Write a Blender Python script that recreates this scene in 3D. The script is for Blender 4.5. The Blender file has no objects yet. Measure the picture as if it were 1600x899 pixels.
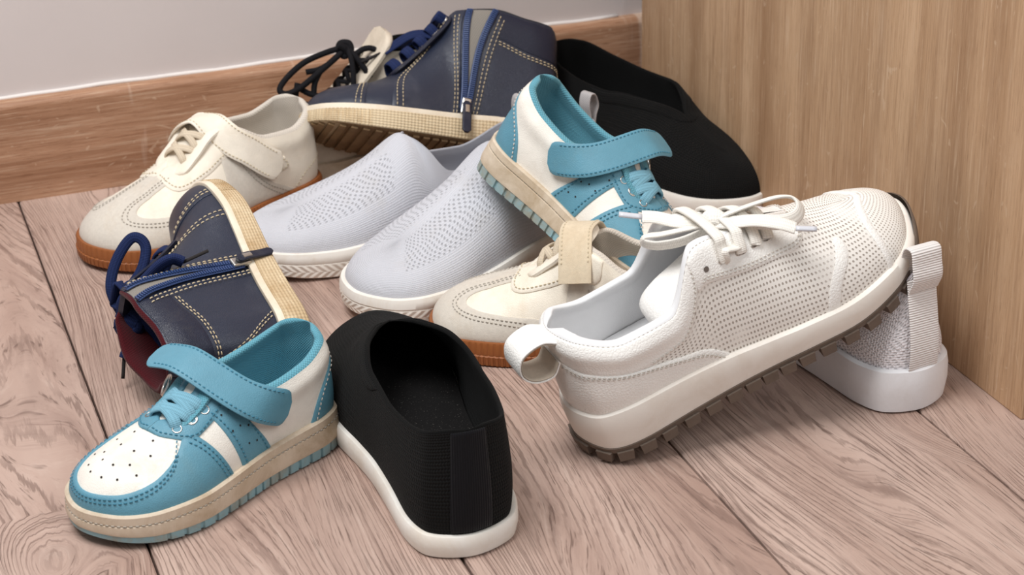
import bpy, math, random
import numpy as np
from mathutils import Matrix, Vector
from mathutils.geometry import delaunay_2d_cdt

SC = bpy.context.scene
COL = SC.collection
R = math.radians

# ================================================================ camera
def cam_setup():
    f = 3055.0
    v1 = np.array([-1245, -1394, f]); v2 = np.array([9350, -1654, f])
    Y = v1/np.linalg.norm(v1); X = v2-Y*(v2@Y); X /= np.linalg.norm(X); Z = -np.cross(X, Y)
    if Z[1] > 0: Z = -Z
    # rows of camera axes in world: right, up, back
    m = Matrix(((X[0], -X[1], -X[2], 0), (Y[0], -Y[1], -Y[2], 0), (Z[0], -Z[1], -Z[2], .713), (0, 0, 0, 1)))
    cd = bpy.data.cameras.new('camera'); co = bpy.data.objects.new('camera', cd); COL.objects.link(co)
    co.matrix_world = m
    cd.sensor_width = 36; cd.lens = f/1600*36; cd.clip_start = .05
    cd.dof.use_dof = True; cd.dof.focus_distance = 1.47; cd.dof.aperture_fstop = 13
    SC.camera = co
cam_setup()

# ================================================================ light
SC.view_settings.view_transform = 'Standard'; SC.view_settings.look = 'None'
SC.view_settings.gamma = 1; SC.view_settings.use_curve_mapping = False
SC.view_settings.exposure = 0.0
w = bpy.data.worlds.new('room_light'); SC.world = w; w.use_nodes = True
w.node_tree.nodes['Background'].inputs[0].default_value = (.97, .985, 1.0, 1)
w.node_tree.nodes['Background'].inputs[1].default_value = .30
def area(name, loc, target, size, power, col=(1, 1, 1)):
    d = bpy.data.lights.new(name, 'AREA'); d.shape = 'RECTANGLE'; d.size, d.size_y = size; d.energy = power; d.color = col
    o = bpy.data.objects.new(name, d); COL.objects.link(o); o.location = loc
    o.rotation_euler = (Vector(target)-Vector(loc)).to_track_quat('-Z', 'Y').to_euler()
    return o
area('softbox_key', (-.25, 1.05, 1.85), (.45, 1.35, 0), (.9, .9), 36)
area('softbox_fill', (1.0, -.3, 1.7), (.5, 1.3, 0), (1.0, 1.0), 13)

# ---------------------------------------------------------------- shape maths
def pchip_slopes(y, even0, odd):
    """monotone slopes on unit knots, y (n,), extended by symmetry at both ends."""
    if odd: ext = np.concatenate([[-y[1]], y, [-y[-2]]])
    else:   ext = np.concatenate([[y[1]], y, [y[-2]]])
    d = np.diff(ext)
    m = np.zeros(len(y))
    for i in range(len(y)):
        a, b = d[i], d[i+1]
        m[i] = 0 if a*b <= 0 else 2*a*b/(a+b)
    return m

class Surf:
    """Upper of a shoe. t runs 0 (toe) .. K (heel) on the left, negative on the right; s 0 (sole) .. 1 (ridge / collar)."""
    COLS = ('bx','by','bz','tx','ty','tz','o1','h1','o2','h2')
    ODD = {1, 4}
    def __init__(self, rows, bend=0.0, mirror=1, scale=.01, deform=None):
        self.r = np.array(rows, float)*scale
        self.K = len(rows)-1
        self.sl = np.stack([pchip_slopes(self.r[:, c], 0, c in self.ODD) for c in range(10)], 1)
        self.bend, self.mirror, self.deform = bend, mirror, deform
        self.L = self.r[0, 0]
        self.at = np.abs(np.diff(self.r[:, 0])).sum()/self.K*1.25
        self.as_ = .06
        self.pads = []
    def cols(self, t):
        t = np.asarray(t, float)
        K = self.K
        t = (t+K) % (2*K)-K
        sg = np.where(t < 0, -1., 1.)
        a = np.abs(t)
        i = np.clip(a.astype(int), 0, K-1); u = (a-i)[..., None]
        y0, y1, m0, m1 = self.r[i], self.r[i+1], self.sl[i], self.sl[i+1]
        u2, u3 = u*u, u*u*u
        c = (2*u3-3*u2+1)*y0+(u3-2*u2+u)*m0+(-2*u3+3*u2)*y1+(u3-u2)*m1
        d = (6*u2-6*u)*y0+(3*u2-4*u+1)*m0+(-6*u2+6*u)*y1+(3*u2-2*u)*m1
        tx, ty = d[..., 0], d[..., 1]
        n = np.hypot(tx, ty)+1e-12
        ox, oy = ty/n, -tx/n
        return c, sg, ox, oy
    def base(self, t, off=0., z=None):
        c, sg, ox, oy = self.cols(t)
        zz = c[..., 2] if z is None else z
        return self.fin(np.stack([c[..., 0]+ox*off, sg*(c[..., 1]+oy*off), zz+0*c[..., 0]], -1))
    def fin(self, P):
        if self.deform: P = self.deform(P)
        x = P[..., 0]/self.L
        P = P.copy()
        P[..., 1] = (P[..., 1]-self.bend*(x-.45)**2*np.sign(x-.45)*4)*self.mirror
        return P
    def raw(self, t, s):
        c, sg, ox, oy = self.cols(t)
        s = np.asarray(s, float)[..., None]
        st = lambda x, y, z: np.stack([x, y, z], -1)
        B = st(c[..., 0], c[..., 1], c[..., 2]); T = st(c[..., 3], c[..., 4], c[..., 5])
        P1 = B+st(ox*c[..., 6], oy*c[..., 6], c[..., 7]); P2 = T+st(ox*c[..., 8], oy*c[..., 8], c[..., 9])
        q = 1-s
        P = q**3*B+3*q*q*s*P1+3*q*s*s*P2+s**3*T
        P[..., 1] *= sg
        return self.fin(P)
    def nrm(self, t, s):
        t = np.asarray(t, float); s = np.clip(np.asarray(s, float), .02, .985)
        e, g = .03, .015
        a = self.raw(t+e, s)-self.raw(t-e, s)
        b = self.raw(t, s+g)-self.raw(t, s-g)
        n = np.cross(a, b)*self.mirror     # outward
        return n/(np.linalg.norm(n, axis=-1, keepdims=True)+1e-12)
    def __call__(self, t, s, off=0.):
        t, s = np.broadcast_arrays(np.asarray(t, float), np.asarray(s, float))
        P = self.raw(t, s)
        o = np.asarray(off, float)+0*s
        for f in self.pads: o = o+f(t, s)
        if np.any(o != 0): P = P+self.nrm(t, s)*o[..., None]
        return P
    def bump(self, t0, s0, wt, ws, amp):
        """soft padded swelling centred at |t|=t0, s=s0"""
        def f(t, s):
            a = np.abs((np.asarray(t)+self.K) % (2*self.K)-self.K)
            return amp*np.exp(-((a-t0)/wt)**2-((s-s0)/ws)**2)
        self.pads.append(f); return self
# ================================================================ object helpers
def link(name, data=None, parent=None):
    o = bpy.data.objects.new(name, data); COL.objects.link(o)
    if parent is not None: o.parent = parent
    return o
def mesh(name, V, F, mat=None, parent=None, smooth=True, uv=None, kind=None, mats=None, fmat=None):
    me = bpy.data.meshes.new(name)
    me.from_pydata(np.asarray(V, float).reshape(-1, 3).tolist(), [], [list(map(int, f)) for f in F])
    if smooth is True: me.polygons.foreach_set('use_smooth', [True]*len(me.polygons))
    elif smooth is not False:
        me.polygons.foreach_set('use_smooth', [True]*len(me.polygons)); 
        me.set_sharp_from_angle(angle=R(smooth))
    if uv is not None:
        ul = me.uv_layers.new(name='UVMap')
        vi = np.zeros(len(me.loops), int); me.loops.foreach_get('vertex_index', vi)
        ul.data.foreach_set('uv', np.asarray(uv, float)[vi].ravel())
    for m in (mats or ([mat] if mat else [])): me.materials.append(m)
    if fmat is not None: me.polygons.foreach_set('material_index', fmat)
    me.update()
    o = link(name, me, parent)
    if kind: o['kind'] = kind
    return o
def thing(name, label, cat, M, group=None):
    o = link(name); o.empty_display_size = .02; o.matrix_world = M
    o['label'] = label; o['category'] = cat
    if group: o['group'] = group
    return o
class MB:
    """collects several shapes into one mesh"""
    def __init__(s): s.V = []; s.F = []; s.UV = []; s.n = 0
    def add(s, V, F, uv=None):
        V = np.asarray(V, float).reshape(-1, 3)
        s.V.append(V); s.F += [[i+s.n for i in f] for f in F]
        s.UV.append(np.zeros((len(V), 2)) if uv is None else np.asarray(uv, float)); s.n += len(V); return s
    def build(s, name, mat, parent=None, smooth=True, kind=None):
        return mesh(name, np.concatenate(s.V), s.F, mat, parent, smooth, np.concatenate(s.UV), kind)
def gridf(nt, ns, closed=False, flip=False):
    F = []
    for i in range(nt if closed else nt-1):
        for j in range(ns-1):
            a, b = i*ns+j, ((i+1) % nt)*ns+j
            q = [a, b, b+1, a+1]
            F.append(q[::-1] if flip else q)
    return F
def box(c, h, ax=None):
    c = np.asarray(c, float); ax = np.eye(3) if ax is None else np.asarray(ax, float)
    V = [c+ax[0]*sx*h[0]+ax[1]*sy*h[1]+ax[2]*sz*h[2] for sx in (-1, 1) for sy in (-1, 1) for sz in (-1, 1)]
    F = [(0, 1, 3, 2), (4, 6, 7, 5), (0, 4, 5, 1), (2, 3, 7, 6), (0, 2, 6, 4), (1, 5, 7, 3)]
    return V, F
def smoothpath(P, n, closed=False):
    """Catmull-Rom through P, n points"""
    P = np.asarray(P, float); m = len(P)
    if m == 2 and not closed: return P[0]+(P[1]-P[0])*np.linspace(0, 1, n)[:, None]
    Q = np.concatenate([[P[-1]], P, P[:2]]) if closed else np.concatenate([[2*P[0]-P[1]], P, [2*P[-1]-P[-2]]])
    seg = m if closed else m-1
    u = np.linspace(0, seg, n, endpoint=not closed); i = np.minimum(u.astype(int), seg-1); x = (u-i)[:, None]
    a, b, c, d = Q[i], Q[i+1], Q[i+2], Q[i+3]
    return .5*(2*b+(c-a)*x+(2*a-5*b+4*c-d)*x*x+(3*b-a-3*c+d)*x**3)
def unit(v): return v/(np.linalg.norm(v, axis=-1, keepdims=True)+1e-12)
def sweep(P, up, prof, closed=False, caps=True, taper=None):
    """sweep closed 2D profile (k,2) (side, up) along P; up (n,3) or (3,)"""
    P = np.asarray(P, float); n = len(P)
    T = np.roll(P, -1, 0)-np.roll(P, 1, 0) if closed else np.gradient(P, axis=0)
    T = unit(T); U = np.broadcast_to(np.asarray(up, float), P.shape)
    Sd = unit(np.cross(T, U)); U = np.cross(Sd, T)
    prof = np.asarray(prof, float); k = len(prof)
    tp = np.ones(n) if taper is None else np.asarray(taper)
    V = P[:, None]+(Sd[:, None]*prof[None, :, :1]+U[:, None]*prof[None, :, 1:])*tp[:, None, None]
    L = np.concatenate([[0], np.cumsum(np.linalg.norm(np.diff(P, axis=0), axis=1))])
    uv = np.stack(np.broadcast_arrays(L[:, None], np.linspace(0, 1, k)[None]), -1)
    F = []
    for i in range(n if closed else n-1):
        for j in range(k):
            a, b = i*k, ((i+1) % n)*k
            F.append((a+j, a+(j+1) % k, b+(j+1) % k, b+j))
    if caps and not closed:
        F.append(tuple(range(k))[::-1]); F.append(tuple((n-1)*k+j for j in range(k)))
    return V.reshape(-1, 3), F, uv.reshape(-1, 2)
def oval(w, h, k=10, p=2.6):
    a = np.linspace(0, 2*np.pi, k, endpoint=False)
    c, s = np.cos(a), np.sin(a)
    return np.stack([np.sign(c)*np.abs(c)**(2/p)*w/2, np.sign(s)*np.abs(s)**(2/p)*h/2], 1)
def ribbon(P, up, w, h, name, mat, parent, closed=False, k=10, p=3.2, taper=None, n=None, kind=None):
    if n: 
        P = smoothpath(P, n, closed)
        if np.ndim(up) == 2: up = unit(smoothpath(up, n, closed))
    V, F, uv = sweep(P, up, oval(w, h, k, p), closed, True, taper)
    return mesh(name, V, F, mat, parent, True, uv, kind)
def rmf(P, up0):
    """rotation-minimising up vectors along P"""
    P = np.asarray(P, float); T = unit(np.gradient(P, axis=0)); U = [unit(np.asarray(up0, float)-T[0]*(T[0]@up0))]
    for i in range(1, len(P)):
        u = U[-1]-T[i]*(T[i]@U[-1]); U.append(unit(u))
    return np.array(U)

# ---------------------------------------------------------------- patches on a shoe surface
def chaikin(poly, it=2):
    pts = [(p[0], p[1], len(p) > 2 and p[2]) for p in poly]
    for _ in range(it):
        out = []; n = len(pts)
        for i in range(n):
            a, b, c = pts[i-1], pts[i], pts[(i+1) % n]
            if b[2]: out.append(b)
            else:
                out.append((b[0]+.25*(a[0]-b[0]), b[1]+.25*(a[1]-b[1]), 0)); out.append((b[0]+.25*(c[0]-b[0]), b[1]+.25*(c[1]-b[1]), 0))
        pts = out
    return [(p[0], p[1]) for p in pts]
def densify(pts, h, sc):
    out = []
    n = len(pts)
    for i in range(n):
        a, b = np.array(pts[i]), np.array(pts[(i+1) % n])
        d = np.linalg.norm((b-a)*sc); m = max(1, int(math.ceil(d/h)))
        out += [a+(b-a)*k/m for k in range(m)]
    return np.array(out)
def inside(P, poly):
    x, y = P[:, 0], P[:, 1]; r = np.zeros(len(P), bool)
    a = poly; b = np.roll(poly, -1, 0)
    for (x0, y0), (x1, y1) in zip(a, b):
        c = (y0 > y) != (y1 > y)
        if abs(y1-y0) > 1e-15: r ^= c & (x < (x1-x0)*(y-y0)/(y1-y0)+x0)
    return r
def segdist(P, A, B):
    d = np.full(len(P), 1e9)
    for a, b in zip(A, B):
        ab = b-a; l = ab@ab+1e-18
        u = np.clip((P-a)@ab/l, 0, 1)
        d = np.minimum(d, np.linalg.norm(P-a-u[:, None]*ab, axis=1))
    return d
def patch(sf, polys, thick, name, mat, parent, h=.004, edge=.0012, it=2, base=0.0, kind=None):
    """panel(s) lying on the surface: polygons in (t,s); borders on the ridge (s>=.999) stay open so halves meet"""
    sc = np.array([sf.at, sf.as_]); mb = MB()
    for poly in polys:
        b = densify(chaikin(poly, it), h*.7, sc)*sc
        nxt = np.roll(b, -1, 0)
        seam = (b[:, 1] > .9985*sf.as_) & (nxt[:, 1] > .9985*sf.as_)
        lo, hi = b.min(0), b.max(0)
        gx, gy = np.meshgrid(np.arange(lo[0]+h/2, hi[0], h), np.arange(lo[1]+h/2, hi[1], h*.87))
        gx[1::2] += h/2
        G = np.stack([gx.ravel(), gy.ravel()], 1)
        if len(G): G = G[inside(G, b)]
        if len(G): G = G[segdist(G, b, nxt) > h*.55]
        # inset ring
        tg = unit(nxt-np.roll(b, 1, 0)); nn = np.stack([-tg[:, 1], tg[:, 0]], 1)
        area2 = np.sum(b[:, 0]*nxt[:, 1]-nxt[:, 0]*b[:, 1])
        if area2 < 0: nn = -nn
        I = b+nn*edge
        I = I[inside(I, b)]
        if len(I): I = I[segdist(I, b, nxt) > edge*.85]
        pts = np.concatenate([b, I, G]) if len(G) else np.concatenate([b, I])
        n = len(b)
        vs, es, fs, *_ = delaunay_2d_cdt([Vector(p) for p in pts], [(i, (i+1) % n) for i in range(n)], [], 1, 1e-7)
        W = np.array([tuple(v) for v in vs])
        A, B = b[~seam], nxt[~seam]
        d = segdist(W, A, B) if len(A) else np.full(len(W), 1.)
        prof = np.clip(d/edge, 0, 1)
        off = base+thick*(.45+.55*np.sqrt(prof))
        T, S_ = W[:, 0]/sc[0], np.clip(W[:, 1]/sc[1], 0, 1)
        P = sf(T, S_, off)
        F = [list(f) for f in fs]
        # orient
        if F:
            p = P[F[0]]; nr = np.cross(p[1]-p[0], p[2]-p[0])
            if nr@sf.nrm(T[F[0][0]], S_[F[0][0]]) < 0: F = [f[::-1] for f in F]
        cnt = {}
        for f in F:
            for i in range(3): 
                e = (f[i], f[(i+1) % 3]); cnt[e] = cnt.get(e, 0)+1
        rim = [e for e in cnt if (e[1], e[0]) not in cnt]
        m = len(W); low = {}
        P2 = []; uv2 = []
        for a_, b_ in rim:
            if W[a_, 1] > .9985*sc[1] and W[b_, 1] > .9985*sc[1]: continue
            for q in (a_, b_):
                if q not in low:
                    low[q] = m+len(P2); P2.append(sf(T[q], S_[q], base-.0006)); uv2.append(W[q])
            F.append([b_, a_, low[a_], low[b_]])
        V = np.concatenate([P, np.array(P2).reshape(-1, 3)]); uv = np.concatenate([W, np.array(uv2).reshape(-1, 2)])
        mb.add(V, F, uv)
    return mb.build(name, mat, parent, 50, kind)
def surf_path(sf, pts, off, step=None, n=60, smooth=True):
    """points in (t,s) -> 3D path and normals; s may exceed 1 to cross the ridge onto the other side"""
    q = smoothpath(pts, n) if smooth and len(pts) > 2 else densify_open(pts, n)
    t, s = q[:, 0].copy(), q[:, 1].copy()
    over = s > 1; t[over] = -t[over]; s[over] = 2-s[over]
    return sf(t, s, off), sf.nrm(t, s)
def densify_open(pts, n):
    P = np.asarray(pts, float); L = np.concatenate([[0], np.cumsum(np.linalg.norm(np.diff(P, axis=0), axis=1))])
    u = np.linspace(0, L[-1], n)
    return np.stack([np.interp(u, L, P[:, k]) for k in range(2)], 1)
def stitches(paths, name, mat, parent, dash=.0024, gap=.0013, r=.00045):
    """paths: list of (P, N); dashes of thread as tiny boxes, one mesh"""
    mb = MB()
    for P, N in paths:
        L = np.concatenate([[0], np.cumsum(np.linalg.norm(np.diff(P, axis=0), axis=1))])
        m = int(L[-1]/(dash+gap))
        for k in range(m):
            a = k*(dash+gap); 
            pa = np.array([np.interp(a, L, P[:, c]) for c in range(3)]); pb = np.array([np.interp(a+dash, L, P[:, c]) for c in range(3)])
            i = min(len(P)-1, int(np.searchsorted(L, a+dash/2)))
            d = unit(pb-pa); nn = unit(N[i]-d*(N[i]@d)); sd = np.cross(d, nn)
            c = (pa+pb)/2; h = np.linalg.norm(pb-pa)/2
            V = [pa-sd*r*.6, pa+sd*r*.6, pb+sd*r*.6, pb-sd*r*.6, c-d*h*.5-sd*r+nn*r*1.2, c-d*h*.5+sd*r+nn*r*1.2, c+d*h*.5+sd*r+nn*r*1.2, c+d*h*.5-sd*r+nn*r*1.2]
            mb.add(V, [(4, 5, 6, 7), (0, 1, 5, 4), (1, 2, 6, 5), (2, 3, 7, 6), (3, 0, 4, 7)])
    if mb.n: return mb.build(name, mat, parent, True, 'stuff')

# ---------------------------------------------------------------- shoe body
def upper_outer(sf, name, mat, parent, nt=14, ns=18, s0=0.0):
    K = sf.K
    ts = np.linspace(-K, K, 2*K*nt, endpoint=False); ss = np.linspace(s0, 1, ns)
    TT, SS = np.meshgrid(ts, ss, indexing='ij')
    P = sf(TT, SS)
    uv = np.stack([TT*sf.at, SS*sf.as_], -1).reshape(-1, 2)
    V = P.reshape(-1, 3); F = gridf(len(ts), ns, True, sf.mirror < 0)
    return mesh(name, V, F, mat, parent, True, uv)
def lining(sf, tc, th, name, mat, parent, nt=12, ns=12, pad=0., rimk=6, padw=.25):
    """inner skin and rounded collar rim; tc: |t| where the collar starts at the throat"""
    K = sf.K
    def thick(t, s):
        a = np.abs((t+K) % (2*K)-K)
        c, *_ = sf.cols(t)
        k = np.clip(c[..., 4]/.012, .12, 1)
        return (th+pad*np.exp(-((s-.93)/padw)**2)*np.clip((a-tc)/1.2, 0, 1))*k
    mb = MB()
    ts = np.linspace(-K, K, 2*K*nt, endpoint=False); ss = np.linspace(0.02, 1, ns)
    TT, SS = np.meshgrid(ts, ss, indexing='ij')
    mb.add(sf(TT, SS, -thick(TT, SS)), gridf(len(ts), ns, True, sf.mirror > 0), np.stack([TT*sf.at, SS*sf.as_], -1).reshape(-1, 2))
    tr = np.linspace(tc, 2*K-tc, int(2*(K-tc)*nt)); one = np.ones_like(tr)
    o = sf(tr, one); i = sf(tr, one, -thick(tr, one)); up = unit(sf(tr, one)-sf(tr, one*.95))
    c = (o+i)/2; r = (o-i)/2; rl = np.linalg.norm(r, axis=1, keepdims=True)
    G = []
    for k in range(rimk+1):
        a = math.pi*k/rimk
        G.append(c+r*math.cos(a)+up*rl*math.sin(a))
    G = np.stack(G, 1)
    uv = np.stack(np.broadcast_arrays(tr[:, None]*sf.at, (1+.02*np.arange(rimk+1))[None]*sf.as_), -1).reshape(-1, 2)
    mb.add(G, gridf(len(tr), rimk+1, False, sf.mirror < 0), uv)
    return mb.build(name, mat, parent)
def sole_z(sf, spring):
    def zb(x): return spring*np.clip((x/sf.L-.68)/.32, 0, 1.2)**2
    return zb
def sole(sf, prof, name, mat, parent, zb, nt=24, rib=None, cap=True, ribz=None):
    """rings round the foot outline. prof rows (off, f, dz) in m: z = zb + f*(bz-zb) + dz"""
    K = sf.K
    ts = np.linspace(-K, K, 2*K*nt, endpoint=False); n = len(ts)
    c, sg, ox, oy = sf.cols(ts)
    rings = []
    for k, (off, fr, dz) in enumerate(prof):
        o = off+(rib(ts, k) if rib is not None else 0)
        x = c[:, 0]+ox*o; z0 = zb(c[:, 0]); z = z0+fr*(c[:, 2]-z0)+dz
        rings.append(sf.fin(np.stack([x, sg*(c[:, 1]+oy*o), z], -1)))
    G = np.stack(rings, 1); m = len(prof)
    F = gridf(n, m, True, sf.mirror < 0)
    if cap:
        # ts[i] and its mirror partner
        half = n//2
        for i in range(half+1, n-1):
            a, b = i, i+1; a2, b2 = (n-i) % n, (n-i-1) % n
            q = [a*m, a2*m, b2*m, b*m] if False else [a*m, b*m, b2*m, a2*m]
            F.append(q[::-1] if sf.mirror > 0 else q)
        i = half; q = [half*m, (half+1)*m, (half-1)*m]; F.append(q[::-1] if sf.mirror > 0 else q)
        q = [(n-1)*m, 0, m]; F.append(q[::-1] if sf.mirror > 0 else q)
    arc = np.concatenate([[0], np.cumsum(np.linalg.norm(np.diff(G[:, m//2], axis=0), axis=1))])
    hh = np.concatenate([[0], np.cumsum([math.hypot(prof[k+1][0]-prof[k][0], .02*(prof[k+1][1]-prof[k][1])+prof[k+1][2]-prof[k][2]) for k in range(m-1)])])
    uv = np.stack(np.broadcast_arrays(arc[:, None], hh[None]), -1).reshape(-1, 2)
    return mesh(name, G.reshape(-1, 3), F, mat, parent, 40, uv)
def insole(sf, name, mat, parent, inset=.003, dz=.006, nt=8):
    K = sf.K; ts = np.linspace(-K, K, 2*K*nt, endpoint=False); n = len(ts); half = n//2
    P = sf.base(ts, -inset); P = P+np.array([0, 0, dz])
    F = []
    for i in range(half+1, n-1):
        F.append([i, i+1, (n-i-1) % n, (n-i) % n])
    F.append([half, half+1, half-1]); F.append([n-1, 0, 1])
    if sf.mirror < 0: F = [f[::-1] for f in F]
    return mesh(name, P, F, mat, parent, True, P[:, :2])
# ================================================================ materials
def srgb(h):
    if isinstance(h, str): h = [int(h[i:i+2], 16) for i in (0, 2, 4)]
    return tuple((c/255/12.92 if c/255 <= .04045 else ((c/255+.055)/1.055)**2.4) for c in h)+(1,)
class NT:
    def __init__(s, name):
        s.m = bpy.data.materials.new(name); s.m.use_nodes = True; s.t = s.m.node_tree; s.n = s.t.nodes
        s.bs = s.n['Principled BSDF']
    def nd(s, typ, **kw):
        x = s.n.new(typ)
        for k, v in kw.items():
            if k[0] == 'i' and k[1:].isdigit(): s.put(x, int(k[1:]), v)
            elif k in x.inputs.keys(): s.put(x, k, v)
            elif hasattr(x, k): setattr(x, k, v)
            else: s.put(x, k.replace('_', ' '), v)
        return x
    def put(s, x, k, v):
        if isinstance(v, bpy.types.NodeSocket): s.t.links.new(v, x.inputs[k])
        else: x.inputs[k].default_value = v
    def co(s, kind='Object'): return s.nd('ShaderNodeTexCoord').outputs[kind]
    def mapping(s, vec, scale=(1, 1, 1), loc=(0, 0, 0), rot=(0, 0, 0)):
        return s.nd('ShaderNodeMapping', Vector=vec, Scale=scale, Location=loc, Rotation=rot).outputs[0]
    def noise(s, vec, scale, detail=4, rough=.55, dist=0): 
        x = s.nd('ShaderNodeTexNoise', Vector=vec, Scale=scale, Detail=detail, Roughness=rough, Distortion=dist); return x.outputs[0]
    def ramp(s, fac, stops, interp='LINEAR'):
        x = s.nd('ShaderNodeValToRGB', Fac=fac); cr = x.color_ramp; cr.interpolation = interp
        while len(cr.elements) < len(stops): cr.elements.new(.5)
        for e, (p, c) in zip(cr.elements, stops):
            e.position = p; e.color = c if len(c) == 4 else tuple(c)+(1,)
        return x.outputs[0]
    def gray(s, fac, lo, hi, a=0., b=1.):
        x = s.nd('ShaderNodeMapRange', Value=fac); x.inputs[1].default_value = lo; x.inputs[2].default_value = hi; x.inputs[3].default_value = a; x.inputs[4].default_value = b
        return x.outputs[0]
    def mix(s, fac, a, b, mode='MIX'):
        x = s.nd('ShaderNodeMix', data_type='RGBA', blend_type=mode); s.put(x, 0, fac); s.put(x, 6, a); s.put(x, 7, b); return x.outputs[2]
    def math(s, op, a, b=0., c=0.):
        x = s.nd('ShaderNodeMath', operation=op); s.put(x, 0, a); s.put(x, 1, b); s.put(x, 2, c); return x.outputs[0]
    def bump(s, h, strength=.3, dist=.001, normal=None):
        x = s.nd('ShaderNodeBump', Height=h, Strength=strength, Distance=dist)
        if normal is not None: s.put(x, 'Normal', normal)
        return x.outputs[0]
    def done(s, col=None, rough=None, normal=None, spec=None, metal=None, sheen=None, trans=None):
        for k, v in (('Base Color', col), ('Roughness', rough), ('Normal', normal), ('Specular IOR Level', spec), ('Metallic', metal), ('Sheen Weight', sheen)):
            if v is not None: s.put(s.bs, k, v)
        return s.m
def leather(name, col, rough=.45, grain=900, gs=.25, dirt=None, dirt_amt=.35, dirt_scale=22, spec=.4, var=.06):
    k = NT(name); o = k.co(); c = srgb(col)
    n1 = k.noise(o, 60, 5); base = k.mix(k.gray(n1, .3, .7), tuple(x*(1-var) for x in c[:3])+(1,), tuple(min(1, x*(1+var)) for x in c[:3])+(1,))
    if dirt:
        d = k.noise(o, dirt_scale, 8, .68, .3); base = k.mix(k.gray(d, .52, .78, 0, dirt_amt), base, srgb(dirt))
    v = k.nd('ShaderNodeTexVoronoi', Vector=o, Scale=grain, feature='DISTANCE_TO_EDGE').outputs[0]
    h = k.math('ADD', k.gray(v, 0, .25), k.noise(o, 180, 3))
    return k.done(base, rough, k.bump(h, gs, .0006), spec)
def suede(name, col, dirt=None, dirt_amt=.4, rough=.9):
    k = NT(name); o = k.co(); c = srgb(col)
    n1 = k.noise(o, 350, 4); base = k.mix(n1, tuple(x*.86 for x in c[:3])+(1,), tuple(min(1, x*1.1) for x in c[:3])+(1,))
    if dirt: base = k.mix(k.gray(k.noise(o, 30, 8, .7, .5), .5, .75, 0, dirt_amt), base, srgb(dirt))
    return k.done(base, rough, k.bump(k.noise(o, 1600, 3), .5, .0006), .2, sheen=.15)
def rubber(name, col, rough=.55, dirt=None, dirt_amt=.6, dirt_scale=18, bs=.15, lo=.45, hi=.75):
    k = NT(name); o = k.co(); base = srgb(col)
    if dirt: base = k.mix(k.gray(k.noise(o, dirt_scale, 9, .7, .6), lo, hi, 0, dirt_amt), base, srgb(dirt))
    return k.done(base, rough, k.bump(k.noise(o, 420, 4), bs, .0005), .35)
def fabric(name, col, su=1400, sv=1400, amt=.5, dark=.7, rough=.85, dirt=None, dirt_amt=.3):
    """woven / mesh cloth on UV (metres)"""
    k = NT(name); uv = k.co('UV'); c = srgb(col)
    sep = k.nd('ShaderNodeSeparateXYZ', Vector=uv)
    a = k.math('SINE', k.math('MULTIPLY', sep.outputs[0], su*2)); b = k.math('SINE', k.math('MULTIPLY', sep.outputs[1], sv*2))
    h = k.math('MULTIPLY', a, b) if sv else a; hh = k.gray(h, -1, 1)
    base = k.mix(k.gray(h, -.9, .6), tuple(x*dark for x in c[:3])+(1,), c)
    if dirt: base = k.mix(k.gray(k.noise(k.co(), 24, 7, .7), .5, .75, 0, dirt_amt), base, srgb(dirt))
    return k.done(base, rough, k.bump(hh, amt, .0006), .15, sheen=.1)
def plain(name, col, rough=.5, metal=0., spec=.5):
    k = NT(name); o = k.co(); c = srgb(col)
    base = k.mix(k.noise(o, 140, 3), tuple(x*.92 for x in c[:3])+(1,), tuple(min(1, x*1.06) for x in c[:3])+(1,))
    return k.done(base, rough, None, spec, metal)
def lace_mat(name, col, dark=.75):
    """braided cord: UV x along (m), y round"""
    k = NT(name); sep = k.nd('ShaderNodeSeparateXYZ', Vector=k.co('UV')); c = srgb(col)
    a = k.math('MULTIPLY', sep.outputs[0], 2600.); b = k.math('MULTIPLY', sep.outputs[1], 44.)
    h = k.math('MULTIPLY', k.math('SINE', k.math('ADD', a, b)), k.math('SINE', k.math('SUBTRACT', a, b)))
    base = k.mix(k.gray(h, -.8, .5), tuple(x*dark for x in c[:3])+(1,), c)
    return k.done(base, .8, k.bump(k.gray(h, -1, 1), .5, .0005), .2)

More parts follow.
